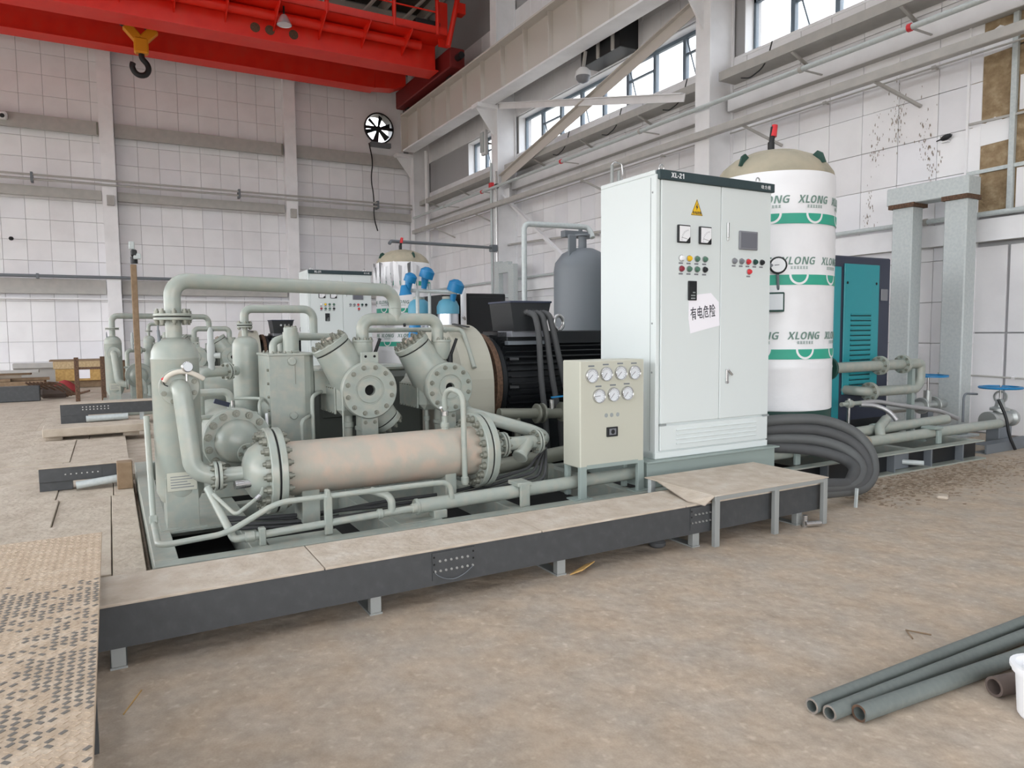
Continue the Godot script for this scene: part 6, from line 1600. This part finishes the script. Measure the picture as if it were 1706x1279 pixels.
func build_background_plant() -> void:
	# desiccant towers with blue valves
	for i in 2:
		var c := V(5.66 - i * 0.45, 0.06, -12.5 - i * 0.35)
		var o := thing("dryer_tower", ["silver dryer tower with blue head nearest the black cabinet", "silver dryer tower with blue head beside the rear air tank"][i], "dryer", c, "dryer towers")
		part("shell", MB.new().cyl(c, c + V(0, 1.82, 0), 0.2, -1, 28), M.aluminium, o)
		part("head", MB.new().lathe([Vector2(0.215, 0), Vector2(0.215, 0.14), Vector2(0.17, 0.24), Vector2(0.08, 0.3), Vector2(0, 0.31)], c + V(0, 1.78, 0), Vector3.UP, 28), M.blue_grey, o)
		part("top_flange", MB.new().disc(c + V(0, 2.06, 0), Vector3.UP, 0.11, 0.05, 0.005, 24), M.paint, o)
	var mh := thing("dryer_manifold", "thin steel manifold with blue valves above the dryer towers", "manifold", V(5.3, 0.06, -12.4))
	part("pipe", MB.new().cyl(V(4.7, 2.27, -12.45), V(5.75, 2.24, -12.3), 0.035, -1, 12), M.galv, mh)
	part("post", MB.new().cyl(V(5.0, 0.06, -12.4), V(5.0, 2.27, -12.4), 0.035, -1, 10), M.galv, mh)
	part("post", MB.new().cyl(V(5.24, 0.06, -12.4), V(5.24, 2.4, -12.4), 0.03, -1, 10), M.galv, mh)
	for q in [[4.82, 2.5, 0.12], [5.14, 2.58, 0.14], [5.72, 2.34, 0.16]]:
		var vv := part("valve_head", MB.new().lathe([Vector2(0, 0), Vector2(q[2], 0.02), Vector2(q[2], q[2] * 1.1), Vector2(q[2] * 0.5, q[2] * 1.5), Vector2(0, q[2] * 1.6)], V(q[0], q[1] - 0.1, -12.35), V(0.25, 1, 0.3), 8), M.blue, mh)
		part("valve_neck", MB.new().cyl(V(q[0] - 0.02, q[1] - 0.28, -12.38), V(q[0], q[1] - 0.08, -12.35), 0.05, 0.07, 10), M.blue, vv)
	part("valve_head", MB.new().cyl(V(4.76, 2.18, -12.38), V(4.74, 2.36, -12.38), 0.12, 0.06, 10), M.blue, mh)
	var lv := thing("control_valve", "tall blue control valve behind the second cylinder", "valve", V(4.62, 0.06, -11.6))
	part("bonnet", MB.new().cyl(V(4.62, 1.3, -11.6), V(4.62, 1.62, -11.6), 0.13, 0.1, 14), M.blue, lv)
	part("body", MB.new().cyl(V(4.62, 0.9, -11.6), V(4.62, 1.25, -11.6), 0.14, -1, 14), M.blue, lv)
	part("stem", MB.new().cyl(V(4.62, 0.06, -11.6), V(4.62, 1.62, -11.6), 0.03, -1, 8), M.galv, lv)
	part("side_valve", MB.new().disc(V(5.05, 1.52, -11.6), V(0, 0, 1), 0.1, 0.15, 0.02, 16).cyl(V(4.62, 1.5, -11.55), V(5.05, 1.52, -11.55), 0.03, -1, 8), M.cast_steel, lv)
	# black compressor housings behind the dryers
	var bc := thing("black_cabinet", "black machine housing behind the dryer towers", "cabinet", V(6.75, 0.06, -13.6))
	part("housing", MB.new().bx(6.28, 7.2, 0.06, 2.27, -14.4, -13.0, 0.02), M.black, bc)
	part("door", MB.new().bx(6.34, 7.14, 0.2, 2.2, -13.0, -12.98, 0.01), M.black, bc)
	var bc2 := thing("black_cabinet", "narrow black machine housing left of the wide black one", "cabinet", V(5.95, 0.06, -13.6))
	part("housing", MB.new().bx(5.78, 6.1, 0.06, 2.24, -14.4, -13.1, 0.02), M.black, bc2)
	part("door", MB.new().bx(5.8, 6.08, 0.2, 2.18, -13.1, -13.08, 0.01), M.black, bc2)
	var vpst := thing("vent_post", "white vertical pipe between the black housings", "pipe", V(6.18, 0.06, -12.9))
	part("tube", MB.new().cyl(V(6.18, 0.06, -12.9), V(6.18, 2.36, -12.9), 0.06, -1, 14), M.column, vpst)
	part("tap", MB.new().cyl(V(6.18, 1.75, -12.84), V(6.1, 1.8, -12.78), 0.03, -1, 8), M.chrome, vpst)
	# grey vertical tank behind the control cabinet
	var g := V(6.05, 0.06, -8.6)
	var gt := thing("grey_tank", "plain dark grey upright tank half hidden by control cabinet", "tank", g)
	part("shell", MB.new().lathe([Vector2(0, 0.2), Vector2(0.3, 0.24), Vector2(0.42, 0.4), Vector2(0.42, 2.3), Vector2(0.4, 2.42), Vector2(0.3, 2.55), Vector2(0.16, 2.62), Vector2(0, 2.63)], g, Vector3.UP, 36), M.grey_tank, gt)
	part("lifting_lug", MB.new().bx(5.72, 5.86, 2.5, 2.86, -8.5, -8.47, 0.02), M.grey_tank, gt)
	part("nozzle", MB.new().cyl(g + V(0, 2.6, 0), g + V(0, 2.8, 0), 0.06, -1, 14).disc(g + V(0, 2.8, 0), Vector3.UP, 0.11, 0.03, 0.004, 20), M.grey_tank, gt)
	part("skirt", MB.new().cyl(g, g + V(0, 0.4, 0), 0.36, -1, 28), M.grey_tank, gt)
	var lp := thing("overhead_line", "grey pipe loop rising behind motor over to the grey tank", "pipe", V(5.4, 0.06, -9.0))
	part("tube", MB.new().tube([V(5.3, 0.06, -9.0), V(5.3, 3.05, -9.0), V(6.45, 3.07, -9.0), V(6.45, 2.9, -8.9)], 0.04, 0.09, 14), M.galv, lp)
	var tr := thing("cable_channel", "short dark steel channel sticking out above the grey tank", "channel", V(6.2, 2.85, -9.0))
	part("channel", MB.new().bx(6.0, 6.5, 2.9, 3.0, -9.1, -8.98, 0.005), M.grey_tank, tr)
	part("hanger", MB.new().bx(6.3, 6.33, 3.0, 3.06, -9.06, -9.0), M.grey_tank, tr)
	# horizontal line to the left column, and the galvanised bracket frame
	var hl := thing("crossing_pipe", "slim dark pipe running level from rear tank to the column", "pipe", V(8, 3.6, -17.5))
	part("tube", MB.new().tube([V(5.6, 3.5, -15.5), V(5.65, 3.56, -15.55), V(9.72, 3.9, -18.3)], 0.04, 0.1, 10), M.grey_tank, hl)
	part("end_box", MB.new().box(V(9.75, 3.88, -18.3), V(0.2, 0.2, 0.2), 0.02), M.grey_tank, hl)
	var wb := thing("galvanised_frame", "galvanised rectangular frame fixed at the foot of left column", "frame", V(9.8, 0.06, -17.8))
	part("post", MB.new().bx(9.8, 9.95, 0.06, 3.5, -18.38, -18.1, 0.005), M.galv, wb)
	part("post", MB.new().bx(9.8, 9.95, 0.06, 3.36, -17.55, -17.25, 0.005), M.galv, wb)
	part("top_rail", MB.new().bx(9.8, 9.95, 3.15, 3.45, -18.1, -17.55, 0.005), M.galv, wb)
	part("mid_rail", MB.new().bx(9.8, 9.95, 2.45, 2.55, -18.1, -17.55, 0.005), M.galv, wb)
	# brown pole with a small camera, behind the near separator
	var bp := thing("camera_pole", "brown square pole with small camera head behind near separator", "pole", V(0.45, 0.2, -14.7))
	part("pole", MB.new().bx(0.385, 0.485, 0.2, 2.78, -14.85, -14.75, 0.01), M.wood_old, bp)
	part("camera", MB.new().box(V(0.45, 2.98, -14.75), V(0.1, 0.12, 0.16), 0.02).cyl(V(0.45, 2.8, -14.8), V(0.45, 2.92, -14.8), 0.06, -1, 12), M.black, bp)
	part("lamp_arm", MB.new().box(V(0.42, 3.12, -14.78), V(0.09, 0.14, 0.07), 0.01).box(V(0.5, 2.92, -14.7), V(0.12, 0.1, 0.05), 0.01), M.galv, bp)

func build_left_yard() -> void:
	# dark cable trunking crossing the apron
	var t3 := thing("cable_trunking", "short dark trunking section left of the near separator", "trunking", V(-0.2, 0.12, -7.5))
	part("body", MB.new().bx(-0.6, 0.13, 0.2, 0.325, -7.6, -7.44, 0.004), M.trunk, t3)
	part("lid", MB.new().bx(-0.61, 0.135, 0.325, 0.333, -7.61, -7.43), M.dust, t3)
	part("foot", MB.new().bx(-0.6, -0.35, 0.12, 0.2, -7.58, -7.46), M.trunk, t3)
	var pl := part("splice_plate", MB.new().bx(-0.42, -0.12, 0.225, 0.3, -7.44, -7.434), M.trunk, t3)
	for k in 7: bolt(pl, V(-0.4 + k * 0.042, 0.262, -7.434), V(0, 0, 1), 0.006, M.bolt_steel)
	single("conduit_stub", MB.new().pipe(V(-0.32, 0.16, -7.4), V(0.13, 0.2, -7.4), 0.035, 0.028, 14), M.galv, "pale pipe stub lying under the short trunking", "pipe")
	var t2 := thing("cable_trunking", "dark trunking run in front of the rear compressor", "trunking", V(2, 0.12, -13.1))
	part("front_side", MB.new().bx(-0.72, 3.2, 0.25, 0.425, -13.02, -13.0), M.trunk, t2)
	part("body", MB.new().bx(-0.72, 3.2, 0.25, 0.42, -13.35, -13.02, 0.004), M.trunk, t2)
	part("end_leg", MB.new().bx(-0.72, -0.36, 0.12, 0.25, -13.3, -13.0, 0.004), M.trunk, t2)
	part("lid", MB.new().bx(-0.73, 3.2, 0.425, 0.436, -13.37, -12.99), M.dust, t2)
	var p2 := part("splice_plate", MB.new().bx(-0.45, 0.0, 0.3, 0.4, -13.0, -12.994), M.trunk, t2)
	for k in 8:
		bolt(p2, V(-0.42 + k * 0.05, 0.375, -12.994), V(0, 0, 1), 0.009, M.bolt_steel)
		bolt(p2, V(-0.42 + k * 0.05, 0.335, -12.994), V(0, 0, 1), 0.009, M.bolt_steel)
	for x in [0.4, 1.6, 2.9]: part("foot", MB.new().bx(x - 0.03, x + 0.03, 0.06, 0.25, -13.1, -13.04), M.galv, t2)
	single("conduit_stub", MB.new().pipe(V(-0.38, 0.19, -12.95), V(0.2, 0.2, -12.95), 0.05, 0.04, 14), M.galv, "pale pipe stub lying under the rear trunking", "pipe")
	# thick concrete cover lifted out of place
	single("concrete_cover", MB.new().bx(-0.83, 0.44, 0.17, 0.285, -11.5, -11.0, 0.012), M.concrete, "loose thick concrete cover plank left of the near separator", "concrete cover").rotation.y = 0.03
	single("concrete_chock", MB.new().bx(-0.8, -0.6, 0.115, 0.172, -11.4, -11.1, 0.006), M.concrete, "small concrete chock under the loose cover plank", "concrete block")
	single("concrete_chock", MB.new().bx(0.1, 0.3, 0.115, 0.172, -11.4, -11.1, 0.006), M.concrete, "second small concrete chock under the loose cover plank", "concrete block")
	single("wood_block", MB.new().bx(0.0, 0.125, 0.12, 0.36, -7.35, -7.2, 0.006), M.wood_old, "small brown wooden block beside the separator base", "wood block")
	# rusty posts with a cross bar
	var ps := thing("rusty_posts", "pair of rusty upright posts tied by a crossbar left of rear unit", "posts", V(-0.38, 0.12, -17.0))
	part("post", MB.new().bx(-0.66, -0.58, 0.12, 1.05, -17.05, -16.97, 0.006), M.rust, ps)
	part("post", MB.new().bx(-0.2, -0.11, 0.12, 1.06, -17.05, -16.97, 0.006), M.rust, ps)
	part("crossbar", MB.new().bx(-0.58, -0.2, 0.8, 0.85, -17.03, -16.99), M.rust, ps)
	# junk in front of the far wall
	var cr := thing("plywood_crate", "yellow plywood crate with white paper label among the junk", "crate", V(-0.6, 0.12, -22.3))
	part("side_board", MB.new().bx(-1.28, -0.05, 0.3, 0.62, -22.6, -22.0, 0.01), M.wood_pale, cr)
	part("top_board", MB.new().bx(-1.32, 0.0, 0.62, 0.82, -22.62, -21.98, 0.01), M.wood, cr)
	part("lid_edge", MB.new().bx(-1.4, 0.0, 0.82, 0.86, -22.62, -21.98), M.wood_old, cr)
	part("runner", MB.new().bx(-1.2, -0.1, 0.12, 0.3, -22.5, -22.1), M.wood_old, cr)
	part("paper_label", MB.new().bx(-0.85, -0.5, 0.36, 0.62, -22.0, -21.994), M.paper, cr)
	var dr := thing("steel_drum_stub", "dull olive drum beside the plywood crate", "drum", V(0.15, 0.12, -22.2))
	part("shell", MB.new().cyl(V(0.15, 0.12, -22.2), V(0.15, 0.78, -22.2), 0.22, -1, 20), M.wood_old, dr)
	part("lid", MB.new().disc(V(0.15, 0.78, -22.2), Vector3.UP, 0.23, 0.03, 0.005, 20), M.rust, dr)
	single("steel_beam", MB.new().bx(-3.4, -1.35, 0.12, 0.44, -18.3, -18.05, 0.01), M.trunk, "dark steel trunking offcut lying among the junk", "beam")
	for i in 5:
		single("junk_plank", MB.new().box(V(-3.0 + i * 0.2, 0.4 + 0.07 * (i % 4), -21.6 - 0.22 * (i % 3)), V(1.6, 0.07, 0.22), 0.006, Basis(Vector3.UP, 0.1 * sin(i * 2.1))), [M.wood_old, M.concrete, M.wood_old, M.girt][i % 4], "weathered plank in the junk pile near far wall", "plank", "junk pile planks")
	single("plank_bearer", MB.new().bx(-3.8, -1.5, 0.12, 0.36, -22.3, -21.4, 0.01), M.wood_old, "low stack of old boards carrying the junk planks", "board stack")
	for i in 7:
		var ch := V(-1.28 + 0.07 * i, 0.14, -18.6 + 0.05 * i)
		single("scrap_rod", MB.new().tube([ch + V(-0.35, 0.36, 0.1), ch + V(-0.1, 0.14 + 0.03 * i, 0), ch + V(0.15, 0.05, -0.1), ch + V(0.42, 0.02 + 0.02 * i, 0.06)], 0.022, 0.08, 6), M.rust, "bent dark rod in the tangled scrap bundle", "rod", "scrap rods")
	single("wire_coil", MB.new().box(V(-1.12, 0.26, -18.6), V(0.62, 0.26, 0.3), 0.1), M.rust_dark, "dark tangle of scrap wire beside the red sack", "scrap")
	var bag := MB.new()
	bag.lathe([Vector2(0, 0), Vector2(0.24, 0.0), Vector2(0.28, 0.08), Vector2(0.22, 0.2), Vector2(0.1, 0.3), Vector2(0, 0.33)], V(-0.98, 0.12, -19.9), Vector3.UP, 9)
	single("red_sack", bag, M.cloth_red, "slumped red woven sack among the junk", "sack")
	single("grey_channel", MB.new().bx(-2.3, -1.3, 0.62, 0.76, -23.4, -23.1, 0.01).bx(-2.3, -1.3, 0.12, 0.62, -23.3, -23.2), M.girt, "grey steel channel behind the plywood crate", "channel")
	single("dark_pipe", MB.new().cyl(V(0.35, 0.5, -23.0), V(2.2, 0.5, -23.2), 0.09, -1, 12).bx(0.9, 1.0, 0.06, 0.45, -23.15, -23.0), M.rust_dark, "dark pipe on a rest near the rear separator", "pipe")

func build_foreground() -> void:
	# chequer plate cover on the left
	var o := thing("chequer_plate_cover", "dusty chequered steel cover plate in the left corner", "cover plate", V(-1.4, 0, -2.6))
	part("plate", MB.new().bx(-3.2, -0.085, 0.405, 0.415, -4.48, 0.2, 0.002), M.plate, o)
	# raised studs of the chequer pattern, cleaned bare where feet scrape
	var st := MB.new()
	var worn := MB.new()
	var nz := FastNoiseLite.new()
	nz.seed = 5
	nz.frequency = 1.1
	for i in 74:
		for j in 90:
			var x := -0.1 - i * 0.03
			var z := -4.46 + j * 0.03
			if x < -2.3 or z > -1.85: continue
			var d := 0.78 if (i + j) % 2 == 0 else -0.78
			var bare := nz.get_noise_2d(x * 1.3, z) + clampf((z + 3.35) * 1.2, -1.0, 0.25) + rng.randfn(0.0, 0.16) > 0.02
			var b: MB = worn if bare else st
			b.box(V(x, 0.4155 if bare else 0.415, z), V(0.021, 0.003, 0.012), 0.0, Basis(Vector3.UP, d))
	part("stud_field", st, M.plate, o).set_meta("kind", "stuff")
	part("bare_stud_field", worn, M.plate_bare, o).set_meta("kind", "stuff")
	part("skirt", MB.new().bx(-0.098, -0.09, 0.33, 0.405, -3.5, 0.2), M.plate, o)
	for z in [-4.3, -2.9, -1.2, 0.1]:
		part("leg", MB.new().bx(-0.16, -0.1, 0.12 if z < -4.0 else 0.0, 0.405, z - 0.03, z + 0.03), M.trunk, o)
		part("leg", MB.new().bx(-3.1, -3.04, 0.12 if z < -4.0 else 0.0, 0.405, z - 0.03, z + 0.03), M.trunk, o)
	# low table over the trunking
	var t := thing("step_platform", "low dusty sheet-metal step over the trunking before the cabinet", "platform", V(4.1, 0, -3.85))
	part("top", MB.new().bx(3.56, 4.76, 0.352, 0.36, -4.24, -3.5, 0.002), M.dust, t)
	part("front_rail", MB.new().bx(3.56, 4.74, 0.325, 0.352, -3.53, -3.5), M.galv_dark, t)
	part("bent_corner", MB.new().face([V(3.56, 0.358, -3.5), V(3.56, 0.358, -4.1), V(3.42, 0.32, -3.62)], V(3.5, -2, -3.6)).face([V(3.56, 0.358, -3.5), V(3.42, 0.32, -3.62), V(3.46, 0.312, -3.49)], V(3.5, -2, -3.6)).face([V(3.56, 0.352, -3.5), V(3.56, 0.352, -4.1), V(3.42, 0.314, -3.62)], V(3.5, 2, -3.6)).face([V(3.56, 0.352, -3.5), V(3.42, 0.314, -3.62), V(3.46, 0.306, -3.49)], V(3.5, 2, -3.6)), M.dust, t)
	for x in [3.585, 4.18, 4.72]:
		part("leg", MB.new().bx(x - 0.022, x + 0.022, 0.0, 0.352, -3.53, -3.495, 0.002), M.galv_dark, t)
	for x in [3.6, 4.7]: part("leg", MB.new().bx(x - 0.022, x + 0.022, 0.0, 0.352, -4.22, -4.18, 0.002), M.galv, t)
	# three steel pipes on the floor
	var pipes := [[V(2.32, 0.03, -1.758), V(4.1, 0.03, -1.745), "grey steel pipe on floor, rear one of three"], [V(2.335, 0.03, -1.69), V(5.2, 0.03, -1.645), "grey steel pipe on floor, middle one of three"], [V(2.425, 0.033, -1.628), V(5.2, 0.033, -1.46), "grey steel pipe on floor with rusty mouth, front one of three"]]
	for i in 3:
		var q = pipes[i]
		var o2 := thing("steel_pipe", q[2], "pipe", q[0] + V(0.8, -0.03, 0), "pipes on the floor")
		var r := 0.03 if i < 2 else 0.033
		part("tube", MB.new().pipe(q[0], q[1], r, r * 0.72, 28), M.pipe_grey, o2)
		part("cut_end", MB.new().pipe(q[0] - V(0.0015, 0, 0), q[0], r * 0.99, r * 0.73, 28), M.chrome if i < 2 else M.rust, o2)
		part("rusty_bore", MB.new().cyl(q[0] + V(0.16, 0, 0), q[0] + V(0.165, 0, 0), r * 0.72, -1, 20), M.rust_dark, o2)
	single("pipe_offcut", MB.new().pipe(V(3.06, 0.042, -1.47), V(3.66, 0.042, -1.32), 0.04, 0.03, 20), M.rust_dark, "dark pipe offcut at the right beside white bucket", "pipe")
	var bk := thing("bucket", "white plastic bucket at the right edge of the floor", "bucket", V(3.05, 0, -1.29))
	part("shell", MB.new().lathe([Vector2(0, 0.0), Vector2(0.075, 0), Vector2(0.09, 0.17), Vector2(0.105, 0.175), Vector2(0.105, 0.2), Vector2(0.095, 0.2), Vector2(0.082, 0.01), Vector2(0, 0.01)], V(3.05, 0, -1.29), Vector3.UP, 28), M.white, bk)
	part("rim", MB.new().pipe(V(3.05, 0.19, -1.29), V(3.05, 0.205, -1.29), 0.112, 0.094, 28), M.white, bk)
	# bits of rubbish
	var cb := PackedVector2Array([Vector2(-0.1, -0.04), Vector2(0.09, -0.05), Vector2(0.11, 0.03), Vector2(-0.07, 0.05)])
	single("cardboard_scrap", MB.new().extrude(cb, 0.008, Transform3D(Basis(V(0.9, 0.05, -0.42), V(0.3, 0.4, 0.8), V(0, 1, 0)), V(2.5, 0.02, -3.56))), M.wood_pale, "crumpled cardboard scrap leaning under the trunking", "cardboard")
	single("rubber_puck", MB.new().disc(V(3.24, 0.0, -3.72), Vector3.UP, 0.06, 0.05, 0.015, 18), M.rubber, "dark rubber puck under the trunking near the step", "rubber")
	single("rag", MB.new().box(V(6.3, 0.015, -3.5), V(0.14, 0.03, 0.09), 0.012, Basis(Vector3.UP, 0.5)), M.dust, "pale crumpled rag on the floor right of hoses", "rag")
	single("tap_fitting", MB.new().cyl(V(4.52, 0.0, -3.52), V(4.52, 0.09, -3.52), 0.02, -1, 8).cyl(V(4.5, 0.03, -3.5), V(4.62, 0.03, -3.46), 0.02, -1, 8), M.chrome, "small bright metal fitting on floor below the step", "fitting")
	single("straw", MB.new().bar(V(0.05, 0.004, -3.3), V(-0.02, 0.004, -3.12), 0.004, 0.004), M.wood_pale, "dry straw on the floor near chequer plate", "straw")
	single("twig", MB.new().tube([V(3.3, 0.005, -1.95), V(3.36, 0.008, -2.02), V(3.42, 0.005, -1.93)], 0.004, 0.0, 5), M.wood_old, "thin twig on the floor behind the pipes", "twig")
	single("marker_stake", MB.new().bar(V(5.37, 0.0, -3.69), V(5.38, 0.16, -3.69), 0.02, 0.02), M.galv, "short pale stake standing beside the hoses", "stake")
	# brown dirt trodden loose round the right end of the skid
	for k in 2:
		var dm := MB.new()
		for i in 1500:
			var x := 7.0 + rng.randfn(0.0, 0.95)
			var z := -3.95 + rng.randfn(0.0, 0.2) + (x - 7.0) * -0.05
			if z < -4.3 or x < 5.6: continue
			var pts := PackedVector2Array()
			var rr := rng.randf_range(0.008, 0.035)
			for j in 6:
				var a := TAU * j / 6.0
				pts.append(Vector2(cos(a), sin(a) * 0.7) * rr * rng.randf_range(0.4, 1.0))
			dm.extrude(pts, 0.002, Transform3D(Basis(V(1, 0, 0), V(0, 0, 1), V(0, 1, 0)), V(x, 0.0005 * k, z)))
		single("loose_dirt", dm, M.dirt if k == 0 else M.dirt_dark, ["light brown loose dirt scattered at the right end of skid", "dark brown loose dirt scattered at the right end of skid"][k], "dirt", "", "stuff")
